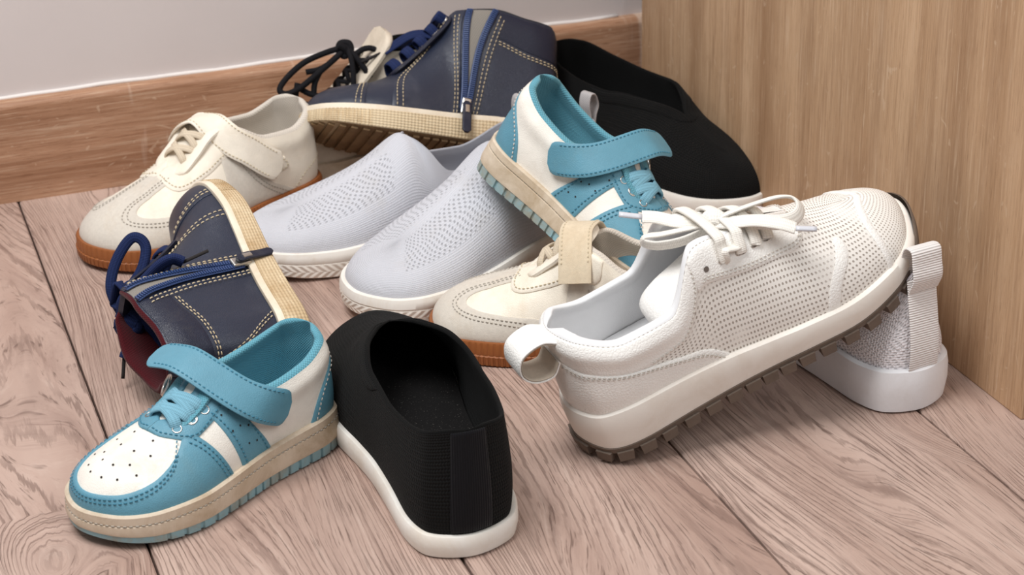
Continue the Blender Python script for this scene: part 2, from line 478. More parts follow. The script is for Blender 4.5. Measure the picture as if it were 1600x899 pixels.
def floor_mat():
    k = NT('laminate_floor'); o = k.co(); rnd = k.nd('ShaderNodeObjectInfo').outputs['Random']
    off = k.nd('ShaderNodeCombineXYZ', X=k.math('MULTIPLY', rnd, 7.3), Y=k.math('MULTIPLY', rnd, 31.7), Z=0.).outputs[0]
    p = k.nd('ShaderNodeVectorMath', operation='ADD'); k.put(p, 0, o); k.put(p, 1, off); p = p.outputs[0]
    sep = k.nd('ShaderNodeSeparateXYZ', Vector=p); X, Y = sep.outputs[0], sep.outputs[1]
    # broad figure: straight grain that opens into cathedrals and a few knots
    fig = k.noise(k.mapping(p, (6.5, 1.25, 1)), 1.0, 1.5, .4)
    knot = k.gray(k.noise(k.mapping(p, (9, 4.2, 1), (3.7, 1.1, 0)), 1.0, 0, 0), .66, .84)
    jit = k.noise(k.mapping(p, (75, 11, 1)), 1., 4, .6)
    u = k.math('ADD', k.math('ADD', k.math('MULTIPLY', X, 6.), k.math('MULTIPLY', fig, 1.5)), k.math('MULTIPLY', knot, .30))
    rings = k.math('SINE', k.math('ADD', k.math('MULTIPLY', u, 60.), k.math('MULTIPLY', jit, 5.)))
    rings2 = k.math('SINE', k.math('ADD', k.math('MULTIPLY', u, 230.), k.math('MULTIPLY', k.noise(k.mapping(p, (140, 16, 1), (4, 7, 0)), 1., 3, .6), 9.)))
    patchy = k.gray(k.noise(k.mapping(p, (13, 3.2, 1), (9, 2, 0)), 1., 3), .40, .62)
    patch2 = k.gray(k.noise(k.mapping(p, (22, 7, 1), (2, 5, 0)), 1., 3), .36, .60)
    line = k.math('MULTIPLY', k.gray(rings, .70, 1.0), patchy)
    line2 = k.math('MULTIPLY', k.gray(rings2, .62, .95), patch2)
    warp = k.nd('ShaderNodeCombineXYZ', X=k.math('MULTIPLY', u, .17), Y=Y, Z=0.).outputs[0]
    fine = k.noise(k.mapping(warp, (170, 6, 1)), 1.0, 7, .72)
    pores = k.noise(k.mapping(warp, (820, 22, 1)), 1.0, 3, .6)
    fibre = k.noise(k.mapping(warp, (1900, 60, 1)), 1.0, 3, .6)
    tone = k.noise(k.mapping(p, (10, 1.8, 1)), 1.0, 4, .55)
    c = k.mix(k.gray(tone, .32, .70), srgb('a68a7d'), srgb('c8afa2'))
    c = k.mix(k.gray(fine, .48, .70, 0, .6), c, srgb('8c7268'))
    c = k.mix(k.gray(fine, .44, .30, 0, .45), c, srgb('d6c1b4'))
    c = k.mix(k.math('MULTIPLY', line, .5), c, srgb('634b42'))
    c = k.mix(k.math('MULTIPLY', line2, .55), c, srgb('5f483f'))
    c = k.mix(k.gray(pores, .60, .66, 0, .6), c, srgb('5a443b'))
    c = k.mix(k.gray(fibre, .58, .72, 0, .3), c, srgb('7c6459'))
    c = k.mix(k.math('MULTIPLY', k.gray(knot, .55, 1.), .5), c, srgb('80675e'))
    h = k.math('SUBTRACT', k.math('MULTIPLY', fine, .5), k.math('ADD', k.math('ADD', k.math('MULTIPLY', line, .5), k.math('MULTIPLY', line2, .7)), k.gray(pores, .58, .68, 0, .9)))
    return k.done(c, k.gray(fine, .3, .7, .40, .52), k.bump(h, .5, .0009), .35)
def oak_mat(name, axis, lo, hi, dark, streak=1.0, rough=.5, marks=None):
    """straight grained oak; axis = index of the grain direction"""
    k = NT(name); o = k.co()
    def sc(a, b): v = [a, a, a]; v[axis] = b; return tuple(v)
    band = k.noise(k.mapping(o, sc(11, .5)), 1., 2, .5, .3)
    tone = k.noise(k.mapping(o, sc(34, 1.0)), 1., 5, .6, .4)
    fib = k.noise(k.mapping(o, sc(420, 14)), 1., 5, .7)
    por = k.noise(k.mapping(o, sc(1100, 48)), 1., 3, .6)
    big = k.noise(k.mapping(o, sc(8, .8)), 1., 2, .45, .6)
    ray = k.noise(k.mapping(o, sc(60, 34)), 1., 2, .5, 2.5)
    c = k.mix(k.gray(tone, .32, .68), srgb(lo), srgb(hi))
    c = k.mix(k.gray(band, .42, .66, 0, .45), c, srgb(dark))
    rings = k.math('SINE', k.math('MULTIPLY', big, 75.))
    c = k.mix(k.math('MULTIPLY', k.gray(rings, .55, 1), .24*streak), c, srgb(dark))
    c = k.mix(k.gray(fib, .50, .68, 0, .55*streak), c, srgb(dark))
    c = k.mix(k.gray(por, .58, .66, 0, .6*streak), c, srgb(dark))
    c = k.mix(k.gray(fib, .46, .32, 0, .35), c, srgb('e0c8ae'))
    c = k.mix(k.gray(ray, .68, .72, 0, .3), c, srgb('dcc4aa'))
    if marks:
        mk = k.noise(k.mapping(o, marks), 1., 3, .5)
        c = k.mix(k.gray(mk, .64, .72, 0, .5), c, srgb('e2d2c2'))
    return k.done(c, rough, k.bump(k.math('ADD', fib, por), .3, .0005), .3)
def wall_mat():
    k = NT('painted_plaster'); o = k.co()
    c = k.mix(k.noise(o, 8, 4), srgb('cfc6c4'), srgb('d8d0ce'))
    return k.done(c, .75, k.bump(k.noise(o, 260, 5), .12, .0008), .25)
ROWS = {}
ROWS['blue'] = [
 (19.9,0,2.0, 16.6,0,5.2, .3,1.6, 1.9,-.3),
 (19.0,2.3,2.0, 16.2,0,5.3, .3,1.6, 1.8,-.4),
 (17.0,3.5,2.0, 15.2,0,5.6, .3,1.8, 1.9,-.3),
 (14.3,3.8,2.0, 13.4,0,6.2, .25,2.0, 2.0,-.1),
 (11.6,3.5,2.1, 11.7,0,7.0, .2,2.4, 1.9,0),
 (9.6,3.2,2.2, 10.4,0,7.8, .2,2.6, 2.0,0),
 (7.8,3.0,2.3, 9.0,1.9,7.4, .2,2.5, .7,-1.5),
 (5.6,2.9,2.4, 6.4,2.7,6.6, .2,2.2, .3,-1.5),
 (3.2,2.8,2.5, 3.6,2.6,7.0, .3,2.0, .2,-1.5),
 (1.2,2.1,2.6, 1.3,1.9,8.0, .4,2.0, .1,-1.6),
 (.4,0,2.6, .7,0,8.5, .4,2.2, -.1,-1.6)]
ROWS['beige'] = [
 (23.2,0,1.9, 19.4,0,5.0, .3,1.4, 2.0,-.3),
 (22.2,2.7,1.8, 18.9,0,5.2, .3,1.4, 2.0,-.3),
 (19.8,4.2,1.8, 17.8,0,5.6, .3,1.7, 2.2,-.2),
 (16.8,4.5,1.8, 15.8,0,6.3, .3,1.9, 2.3,0),
 (13.6,4.1,1.9, 13.4,0,8.0, .2,2.3, 2.2,0),
 (11.2,3.7,2.0, 11.4,0,9.4, .2,2.6, 2.3,0),
 (9.0,3.5,2.1, 9.6,2.3,9.2, .2,2.6, .7,-1.6),
 (6.4,3.4,2.2, 6.9,3.1,7.8, .2,2.3, .3,-1.6),
 (3.6,3.3,2.3, 4.0,3.0,7.6, .3,2.1, .2,-1.6),
 (1.3,2.5,2.4, 1.4,2.2,8.7, .4,2.1, .1,-1.8),
 (.4,0,2.4, .7,0,9.2, .4,2.3, -.1,-1.8)]
ROWS['navy'] = [
 (23.6,0,2.2, 20.2,0,5.0, .3,1.2, 1.8,-.2),
 (22.6,2.7,2.0, 19.7,0,5.1, .3,1.3, 1.8,-.2),
 (20.2,4.1,1.9, 18.6,0,5.4, .3,1.5, 2.1,-.2),
 (17.2,4.4,1.9, 16.8,0,6.2, .3,1.8, 2.3,-.2),
 (14.0,4.0,2.0, 14.2,0,8.6, .2,2.6, 2.2,-.2),
 (11.5,3.6,2.1, 12.2,0,10.9, .1,3.2, 2.4,-.3),
 (9.3,3.4,2.2, 10.4,1.7,13.0, .1,3.6, 1.6,-2.0),
 (6.6,3.3,2.3, 7.2,3.0,13.0, .1,3.6, .6,-3.0),
 (3.8,3.2,2.3, 4.0,2.9,12.4, .2,3.5, .3,-3.2),
 (1.4,2.4,2.4, 1.6,2.1,12.2, .4,3.4, .3,-3.2),
 (.4,0,2.4, 1.0,0,12.2, .5,3.4, .2,-3.2)]
ROWS['grey'] = [
 (25.6,0,2.4, 21.6,0,4.9, .2,1.2, 2.0,-.3),
 (24.5,2.8,2.3, 21.0,0,5.1, .2,1.3, 2.0,-.3),
 (22.0,4.3,2.2, 19.6,0,5.6, .2,1.6, 2.3,-.2),
 (18.8,4.7,2.1, 17.0,0,6.6, .2,2.0, 2.5,-.1),
 (15.4,4.3,2.1, 14.0,0,8.1, .2,2.6, 2.4,0),
 (12.4,3.8,2.2, 11.4,0,10.0, .2,3.0, 2.4,-.2),
 (10.2,3.5,2.3, 10.2,2.1,9.0, .1,3.0, .9,-2.2),
 (7.4,3.4,2.4, 8.2,2.8,6.4, .1,2.4, .3,-1.5),
 (4.2,3.3,2.5, 4.8,2.7,6.2, .2,2.0, .2,-1.4),
 (1.5,2.5,2.6, 1.5,2.0,7.9, .3,2.2, .1,-1.6),
 (.4,0,2.6, .3,0,9.0, .4,2.3, -.1,-1.8)]
ROWS['black'] = [
 (27.6,0,2.2, 23.6,0,5.4, .2,1.3, 2.1,-.3),
 (26.4,2.9,2.1, 23.0,0,5.6, .2,1.4, 2.1,-.3),
 (23.6,4.5,1.9, 21.2,0,6.2, .3,1.8, 2.4,-.2),
 (20.0,4.9,1.7, 19.0,0,7.0, .4,2.2, 2.6,0),
 (16.2,4.5,1.5, 16.9,1.4,7.8, .4,2.5, 2.0,-.3),
 (13.2,4.0,1.5, 14.2,2.9,8.0, .4,2.6, 1.0,-1.0),
 (10.4,3.7,1.5, 11.1,3.6,7.5, .4,2.5, .4,-1.6),
 (7.4,3.6,1.5, 7.8,3.6,7.3, .4,2.3, .2,-1.5),
 (4.2,3.5,1.4, 4.6,3.3,7.5, .4,2.2, .2,-1.5),
 (1.5,2.7,1.4, 1.6,2.5,8.1, .4,2.1, .1,-1.6),
 (.4,0,1.4, .4,0,8.5, .4,2.2, .0,-1.6)]
ROWS['white'] = [
 (28.6,0,3.8, 24.4,0,7.0, .3,1.4, 2.2,-.3),
 (27.4,2.9,3.3, 23.8,0,7.2, .3,1.5, 2.2,-.3),
 (24.6,4.5,2.9, 22.2,0,7.8, .3,1.7, 2.5,-.2),
 (21.0,4.9,2.7, 20.0,0,8.8, .3,2.0, 2.6,0),
 (17.4,4.5,2.8, 18.0,.1,9.7, .2,2.5, 2.6,0),
 (14.4,4.1,3.0, 15.2,1.4,10.9, .2,2.8, 1.6,-.7),
 (11.6,3.9,3.3, 11.9,2.3,12.0, .1,3.0, 1.0,-1.7),
 (8.2,3.8,3.6, 8.4,3.4,8.5, .2,2.4, .3,-1.6),
 (4.6,3.7,3.8, 4.8,3.3,8.7, .3,2.2, .3,-1.5),
 (1.7,2.9,3.9, 1.9,2.3,10.2, .5,2.2, .2,-1.6),
 (.5,0,3.9, 1.0,0,10.7, .5,2.4, -.1,-1.6)]
ROWS['lilac'] = [
 (28.4,0,2.8, 24.6,0,6.8, .2,1.4, 2.0,-.3),
 (27.3,2.7,2.7, 24.0,0,7.0, .2,1.5, 2.0,-.3),
 (24.6,4.1,2.7, 22.6,0,7.5, .2,1.8, 2.2,-.2),
 (20.8,4.5,2.7, 20.0,0,8.0, .2,2.1, 2.4,-.1),
 (16.6,4.1,2.8, 16.6,0,9.0, .2,2.6, 2.3,0),
 (12.8,3.7,2.9, 13.2,.2,10.6, .2,3.0, 2.2,0),
 (10.0,3.5,2.9, 11.2,2.1,9.4, .1,3.0, .8,-2.0),
 (7.2,3.4,3.0, 8.0,2.7,6.9, .1,2.4, .3,-1.5),
 (4.2,3.3,3.0, 4.6,2.4,7.2, .2,2.2, .2,-1.6),
 (1.7,2.6,3.1, 2.2,1.6,8.6, .3,2.2, .2,-2.2),
 (.6,0,3.1, 1.5,0,10.6, .5,2.3, .2,-2.4)]
ROWS['boot'] = [
 (24.6,0,2.6, 21.0,0,5.6, .3,1.4, 1.9,-.2),
 (23.5,2.8,2.5, 20.5,0,5.7, .3,1.5, 1.9,-.2),
 (21.0,4.3,2.4, 19.2,0,6.1, .3,1.7, 2.2,-.2),
 (17.8,4.6,2.4, 17.2,0,7.1, .3,2.0, 2.3,-.2),
 (14.6,4.1,2.5, 14.8,0,9.2, .2,2.7, 2.3,-.2),
 (12.0,3.7,2.6, 12.9,0,11.2, .1,3.3, 2.4,-.3),
 (9.8,3.5,2.7, 10.8,1.9,13.2, .1,3.6, 1.6,-2.0),
 (7.0,3.4,2.8, 7.6,3.0,13.2, .1,3.6, .6,-3.0),
 (4.0,3.3,2.8, 4.2,2.9,13.0, .2,3.5, .3,-3.2),
 (1.5,2.5,2.9, 1.7,2.1,13.0, .4,3.4, .3,-3.2),
 (.4,0,2.9, 1.0,0,13.0, .5,3.4, .2,-3.2)]
# ================================================================ room
def build_room():
    fm = floor_mat()
    fl = mesh('floor', *box((.55, .95, -.016), (1.1, .9, .006)), plain('floor_underlay', '2a201c', .9), None, False); fl['kind'] = 'structure'
    W, Lp, g = .1925, 1.285, .0009
    xs = [.1457+W*k for k in range(-3, 8)]
    joints = {-3: .5, -2: .66, -1: .6, 0: 1.266, 1: .7, 2: .62, 3: .55, 4: .68, 5: .58, 6: .64}
    me = None
    for k in range(-3, 7):
        x0 = .1457+W*(k-0)
        j = joints.get(k+0, .5)
        cuts = [j-Lp, j, j+Lp]
        y0, y1 = .1, 1.835
        ys = [y0]+[c for c in cuts if y0 < c < y1]+[y1]
        for a, b in zip(ys[:-1], ys[1:]):
            bv = .0015
            x1, x2, ya, yb = x0+g, x0+W-g, a+g, b-g
            V = [(x1, ya, -.01), (x2, ya, -.01), (x2, yb, -.01), (x1, yb, -.01), (x1, ya, -bv), (x2, ya, -bv), (x2, yb, -bv), (x1, yb, -bv),
                 (x1+bv, ya+bv, 0), (x2-bv, ya+bv, 0), (x2-bv, yb-bv, 0), (x1+bv, yb-bv, 0)]
            F = [(8, 9, 10, 11)]+[(i, (i+1) % 4, 4+(i+1) % 4, 4+i) for i in range(4)]+[(4+i, 4+(i+1) % 4, 8+(i+1) % 4, 8+i) for i in range(4)]
            mesh('floor_plank', V, F, fm, fl, False)
    wl = mesh('wall_back', *box((.55, 1.8258+.05, .6), (1.1, .05, .62)), wall_mat(), None, False); wl['kind'] = 'structure'
    # baseboard: flat face, rounded top edge
    prof = [(1.811, 0.0), (1.811, .0925)]
    for i in range(1, 9):
        a = R(90*i/8); prof.append((1.811+.0085*(1-math.cos(a)), .0925+.0085*math.sin(a)))
    prof += [(1.8258, .101), (1.8258, 0)]
    n = len(prof); V = [(x, y, z) for x in (-.55, 1.65) for y, z in prof]
    F = [(i, (i+1) % n, n+(i+1) % n, n+i) for i in range(n)]+[tuple(range(n))[::-1], tuple(range(n, 2*n))]
    bb = mesh('baseboard_back', V, F, oak_mat('baseboard_oak', 0, 'a67c60', 'c79f82', '7b5239', 1.0, .42, (38, 1, 5)), None, 40); bb['kind'] = 'structure'
    # thin bead of paint-coloured sealant along the top of the baseboard
    P = np.array([(x, 1.8245, .1016) for x in np.linspace(-.55, .78, 60)]); P[:, 2] += .0006*np.sin(P[:, 0]*31)+.0004*np.sin(P[:, 0]*83)
    V, F, uv = sweep(P, (0, 0, 1.), oval(.0048, .0046, 8, 2)); mesh('sealant_bead', V, F, plain('white_sealant', 'e2dcd8', .6), bb, True, uv)
    # cabinet: its side panel stands along the right of the shoes
    om = oak_mat('cabinet_oak', 2, 'b5916f', 'cfad8b', '886548', .8, .5)
    cab = thing('cabinet', 'tall light oak cabinet side panel standing at right of the shoes', 'cabinet', Matrix.Translation((.7845, 1.0715, 0)))
    def bbx(name, lo, hi, bv=.0012):
        lo, hi = np.array(lo), np.array(hi)
        me = mesh(name, *box((lo+hi)/2, (hi-lo)/2), om, cab, False)
        md = me.modifiers.new('edge', 'BEVEL'); md.width = bv; md.segments = 2
        return me
    bbx('side_panel', (0, 0, 0), (.018, .7005, 1.1))
    bbx('back_panel', (.0185, .692, .0), (.5, .7005, 1.1))
    bbx('bottom_panel', (.0185, .002, .06), (.5, .6915, .078))
    bbx('top_panel', (.0185, .002, 1.08), (.5, .6915, 1.098))
    bbx('plinth', (.0185, .03, 0), (.5, .045, .0595))
    bbx('door', (.0192, -.018, .064), (.26, .0012, 1.096))
    bbx('door', (.262, -.018, .064), (.5, .0012, 1.096))
build_room()
MT = {}
def knit(name, col, pitch_u=.0013, pitch_v=.0016, dark=.72, hole=None, amt=.6, dirt=None, rough=.9, sheen=.12):
    """knit fabric on UV in metres; hole=(pu,pv,umax,vmin,vmax,strength[,umin]): zone of open stitches"""
    k = NT(name); sep = k.nd('ShaderNodeSeparateXYZ', Vector=k.co('UV')); u, v = sep.outputs[0], sep.outputs[1]; c = srgb(col)
    zig = k.math('MULTIPLY', k.math('PINGPONG', v, pitch_v), .6)
    a = k.math('SINE', k.math('MULTIPLY', k.math('ADD', u, zig), 2*math.pi/pitch_u)); b = k.math('SINE', k.math('MULTIPLY', v, 2*math.pi/pitch_v))
    h = k.math('ADD', k.math('MULTIPLY', a, .6), k.math('MULTIPLY', b, .5))
    base = k.mix(k.gray(h, -.9, .5), tuple(x*dark for x in c[:3])+(1,), c)
    hh = k.gray(h, -1, 1)
    if hole:
        pu, pv, umax, vmin, vmax, st = hole[:6]; umin = hole[6] if len(hole) > 6 else -1.
        zz = k.math('MULTIPLY', k.math('SINE', k.math('MULTIPLY', v, math.pi/pv*.5)), pu*.35)
        p = k.math('SINE', k.math('MULTIPLY', k.math('ADD', u, zz), 2*math.pi/pu)); q = k.math('SINE', k.math('MULTIPLY', v, 2*math.pi/pv))
        m = k.gray(k.math('MULTIPLY', p, q), .35, .7)
        au = k.math('ABSOLUTE', u)
        zone = k.math('MULTIPLY', k.gray(au, umax, umax*.96), k.math('MULTIPLY', k.gray(v, vmin, vmin+.002), k.gray(v, vmax, vmax-.002)))
        zone = k.math('MULTIPLY', zone, k.gray(au, umin, umin+.004))
        m = k.math('MULTIPLY', m, zone)
        base = k.mix(k.math('MULTIPLY', m, st), base, tuple(x*.42 for x in c[:3])+(1,))
        hh = k.math('SUBTRACT', hh, k.math('MULTIPLY', m, 2.2))
    if dirt: base = k.mix(k.gray(k.noise(k.co(), 20, 7, .7), .55, .8, 0, .25), base, srgb(dirt))
    return k.done(base, rough, k.bump(hh, amt, .0008), .12, sheen=sheen)
def perforated(name, col, pu=.0034, pv=.0027, dark='b0a59b', th=.45, rough=.5, zones=True):
    k = NT(name); sep = k.nd('ShaderNodeSeparateXYZ', Vector=k.co('UV')); u, v = sep.outputs[0], sep.outputs[1]; c = srgb(col)
    x = k.math('MULTIPLY', u, math.pi/pu); y = k.math('MULTIPLY', v, math.pi/pv)
    p = k.math('MULTIPLY', k.math('SINE', k.math('ADD', x, y)), k.math('SINE', k.math('SUBTRACT', x, y)))
    big = k.noise(k.co(), 26, 2, .4)
    m = k.gray(p, th, th+.25); 
    if zones: m = k.math('MULTIPLY', m, k.gray(big, .34, .42, .25, 1))
    base = k.mix(m, c, srgb(dark))
    return k.done(base, rough, k.bump(k.math('MULTIPLY', m, -1.), .8, .0009), .35)
def make_mats():
    M_ = MT
    M_['blue'] = leather('blue_leather', '5e93a7', .5, 700, .2, dirt='6d8a8e', dirt_amt=.35)
    M_['blue_white'] = leather('dirty_white_leather', 'efe9df', .5, 700, .2, dirt='b5a188', dirt_amt=.5, dirt_scale=26)
    M_['blue_lining'] = fabric('turquoise_mesh', '6aa9bb', 1500, 1500, .6, .62, dirt='7a8f8a', dirt_amt=.3)
    M_['blue_lace'] = lace_mat('light_blue_lace', '7fb2c6')
    M_['blue_stitch'] = plain('teal_thread', '3f7f97', .8)
    M_['cup'] = rubber('dirty_cream_rubber', 'd9c9b4', .6, 'a0855f', .75, 22, lo=.42, hi=.72)
    M_['blue_out'] = rubber('blue_outsole_rubber', '8fb4bd', .65, '9b8a6e', .75, 30, lo=.42, hi=.62)
    M_['dark'] = plain('dark_hole', '241f1e', .9)
    M_['raw_dark'] = plain('grey_hole', '6a5f58', .9)
    M_['metal'] = plain('steel', 'c8c6c2', .3, 1.0)
    M_['cream'] = leather('cream_leather', 'ede4d4', .5, 700, .2, dirt='cdb592', dirt_amt=.4)
    M_['suede'] = suede('grey_beige_suede', 'd3cbbf', 'b89f7f', .35)
    M_['suede2'] = suede('beige_suede', 'd8c8ae', 'b79a75', .4)
    M_['gum'] = rubber('gum_rubber', '94582f', .45, '6e3c1f', .5, 30)
    M_['cream_lining'] = fabric('off_white_mesh', 'd9d0c4', 1300, 1300, .5, .78)
    M_['beige_lace'] = lace_mat('beige_lace', 'dcccb4')
    M_['beige_stitch'] = plain('grey_thread', 'b0a89c', .8)
    M_['cream_stitch'] = plain('cream_thread', 'd2c3a6', .8)
    M_['navy'] = leather('navy_leather', '242a3b', .33, 800, .22, dirt='5a5c66', dirt_amt=.3, spec=.5)
    M_['navy_thread'] = plain('ecru_thread', 'bfae90', .8)
    M_['navy_lip'] = rubber('cream_rubber_lip', 'e4d8c4', .55, 'b8976a', .5, 20)
    M_['navy2'] = leather('dark_navy_leather', '1d2133', .40, 800, .25, dirt='6a655f', dirt_amt=.3)
    M_['navy_lace'] = lace_mat('navy_lace', '1f2c55', .6)
    M_['navy_tape'] = fabric('zip_tape', '4b4a4c', 1800, 1800, .4, .8)
    M_['zip_gap'] = fabric('grey_zip_lining', '8c867e', 1800, 1800, .4, .75)
    M_['zip_teeth'] = plain('navy_zip_teeth', '2c426f', .45)
    M_['red'] = fabric('red_lining', '4a0d15', 1400, 1400, .4, .7)
    M_['navy_lining'] = fabric('charcoal_lining', '26262c', 1400, 1400, .4, .7)
    M_['grey_knit'] = knit('grey_knit', 'd3d4db', dark=.86, hole=(.0058, .0048, .152, .026, .0570, .62, .045), dirt='b5a994')
    M_['grey_lining'] = knit('grey_knit_inside', 'b9bac2')
    M_['white_rub'] = rubber('white_rubber', 'ece7df', .55, 'c9b394', .45, 24)
    M_['black_knit'] = knit('black_knit', '191919', .0024, .0019, .35, hole=(.0044, .0036, .110, .030, .056, .8, .035), amt=.9, sheen=.02)
    M_['black_lining'] = knit('black_lining', '0d0d0d', .0014, .0016, .6, sheen=.02)
    k = NT('black_insole'); o = k.co(); spk = k.gray(k.noise(o, 900, 2, .5), .66, .76, 0, .35)
    M_['black_band'] = knit('black_ribbed_band', '161616', .0024, .0024, .5, amt=.7, sheen=.02)
    M_['black_insole'] = k.done(k.mix(spk, srgb('191818'), srgb('8a867f')), .95, k.bump(k.noise(o, 700, 3), .4, .0006), .1)
    M_['black_tape'] = fabric('black_ribbon', '121116', 1700, 0, .6, .6)
    M_['white_lea'] = leather('white_leather', 'f4f1ec', .42, 420, .3, spec=.45, var=.02)
    M_['white_perf'] = perforated('white_perforated_leather', 'f0ebe4')
    M_['white_perf2'] = perforated('white_fine_perforated', 'f1ede6', .0028, .0023, 'bdb2a8', .5, zones=False)
    M_['white_lin'] = leather('white_lining', 'e9e9ea', .55, 700, .12, var=.02)
    M_['white_mid'] = rubber('white_midsole', 'ece5dc', .55, 'cdb9a3', .45, 16, lo=.5, hi=.8)
    M_['tread'] = rubber('grey_brown_tread', '6f6156', .7, '4e433b', .6, 40)
    M_['white_lace'] = lace_mat('white_lace', 'f6f1e8', .84)
    M_['lace_tip'] = plain('clear_lace_tip', 'cfd0d6', .3)
    M_['white_stitch'] = plain('off_white_thread', 'd3ccc2', .8)
    M_['raw'] = suede('raw_leather_edge', 'b9ab9a')
    M_['lilac_knit'] = knit('lilac_white_knit', 'f3eef0', .0032, .0019, .90, hole=(.0076, .0034, 9., .0, .9, .55), amt=.7)
    M_['lilac_lin'] = knit('lilac_lining', 'd6cfd6')
    M_['lilac_tape'] = fabric('white_ribbon', 'f0ebe8', 1700, 0, .8, .86)
    M_['foam'] = rubber('white_foam_sole', 'e9e8ea', .6, 'd6d2cf', .4, 40, bs=.3)
    M_['grey_tab'] = fabric('grey_loop_cloth', 'b4b0b0', 1500, 1500, .4, .8)
    M_['boot_lea'] = leather('boot_cream_leather', 'dccfbc', .55, 500, .3, dirt='b09a7c', dirt_amt=.4)
    M_['black_lace'] = lace_mat('black_cord', '17161a', .55)
    M_['brown_out'] = rubber('brown_dirty_tread', '8d7150', .7, '5a4430', .6, 30)
    # navy shoe side band: diamond relief, worn brown at the toe
    k = NT('cream_diamond_rubber'); sep = k.nd('ShaderNodeSeparateXYZ', Vector=k.co('UV')); o = k.co()
    x = k.math('MULTIPLY', sep.outputs[0], math.pi/.0034); y = k.math('MULTIPLY', sep.outputs[1], math.pi/.0026)
    p = k.math('MULTIPLY', k.math('SINE', k.math('ADD', x, y)), k.math('SINE', k.math('SUBTRACT', x, y)))
    c = k.mix(k.gray(k.noise(o, 14, 8, .7, .4), .45, .72, 0, .8), srgb('dcc8a6'), srgb('a57f4e'))
    c = k.mix(k.gray(p, .2, .6, 0, .3), c, srgb('a98d68'))
    M_['navy_side'] = k.done(c, .6, k.bump(p, .5, .0008), .3)
    # braided relief for the grey shoes' soles
    k = NT('braided_white_rubber'); sep = k.nd('ShaderNodeSeparateXYZ', Vector=k.co('UV')); o = k.co()
    zz = k.math('PINGPONG', sep.outputs[1], .006)
    p = k.math('SINE', k.math('MULTIPLY', k.math('ADD', sep.outputs[0], k.math('MULTIPLY', zz, 1.3)), 2*math.pi/.0075))
    c = k.mix(k.gray(k.noise(o, 20, 8, .7, .4), .5, .75, 0, .6), srgb('ebe4da'), srgb('bda27c'))
    c = k.mix(k.gray(p, -.7, -1, 0, .2), c, srgb('b7a48c'))
    M_['braid'] = k.done(c, .6, k.bump(p, .45, .0008), .3)
make_mats()
# ================================================================ shoe kit
def pose(p, a):
    return Matrix.Translation(p) @ Matrix.Rotation(R(a[0]), 4, 'Z') @ Matrix.Rotation(-R(a[1]), 4, 'Y') @ Matrix.Rotation(R(a[2]), 4, 'X')
def rows_w(typ, wy): return [(r[0], r[1]*wy, r[2], r[3], r[4]*wy)+tuple(r[5:]) for r in ROWS[typ]]
def ring(P, N, rad, r, k=14, j=6):
    N = unit(np.asarray(N, float)); a = unit(np.cross(N, [.31, .22, .93])); b = np.cross(N, a)
    th = np.linspace(0, 2*np.pi, k, endpoint=False)
    C = np.asarray(P)+rad*(np.cos(th)[:, None]*a+np.sin(th)[:, None]*b)
    V, F, uv = sweep(C, N, oval(2*r, 2*r, j, 2), True)
    return V, F
def disc(P, N, rad, k=8):
    N = unit(np.asarray(N, float)); a = unit(np.cross(N, [.31, .22, .93])); b = np.cross(N, a)
    th = np.linspace(0, 2*np.pi, k, endpoint=False)
    return np.asarray(P)+rad*(np.cos(th)[:, None]*a+np.sin(th)[:, None]*b), [tuple(range(k))]
def holes(sf, pts, rad, name, mat, parent, off=.0004):
    mb = MB()
    for t, s in pts: mb.add(*disc(sf(t, s, off), sf.nrm(t, s), rad))
    return mb.build(name, mat, parent, False, 'stuff')
def cross_path(sf, ta, sa, tb, sb, off=.002, lift=.003, n=26, side=1):
    """over the ridge from (ta,sa) on one side to (tb,sb) on the other"""
    q = np.linspace(0, 1, n); t = ta+(tb-ta)*q
    g = 2*q-1
    s = np.where(g < 0, 1-(1-sa)*np.abs(g)**1.0, 1-(1-sb)*np.abs(g)**1.0)
    sgn = np.where(g < 0, 1, -1)*side
    dip = np.minimum(1, np.minimum(q, 1-q)/.1)
    o = (off+lift*np.sin(np.pi*q))*dip-(1-dip)*.0015
    P = sf(t*sgn, np.clip(s, 0, .999), o); N = sf.nrm(t*sgn, s)
    P[1:-1] = (P[:-2]+2*P[1:-1]+P[2:])/4
    for _ in range(3): N[1:-1] = (N[:-2]+N[1:-1]+N[2:])/3
    return P, unit(N)
def lace_set(sf, pairs, w, h, mat, parent, eyemat, off=.003, lift=.003, eye=.0032):
    for ta, sa, tb, sb in pairs:
        P, N = cross_path(sf, ta, sa, tb, sb, off, lift)
        lc = ribbon(P, N, w, h, 'lace', mat, parent)
        for (t, s) in ((ta, sa), (-tb, sb)):
            V, F = ring(sf(t, s, off*.6), sf.nrm(t, s), eye, .0006)
            mesh('eyelet', V, F, eyemat, lc)
def edge_path(sf, pts, off, n=80): return surf_path(sf, pts, off, n=n)
def strap_on(sf, pts, w, th, off, name, mat, parent, n=50, endround=True, taper_ends=.25):
    """strap following the surface; pts (t,s), s>1 crosses the ridge"""
    P, N = surf_path(sf, pts, off, n=n)
    for _ in range(4):
        P[1:-1] = (P[:-2]+2*P[1:-1]+P[2:])/4; N[1:-1] = (N[:-2]+N[1:-1]+N[2:])/3
    N = unit(N)
    o = strap_path(P, N, w, th, name, mat, parent, endround)
    return o, P, N
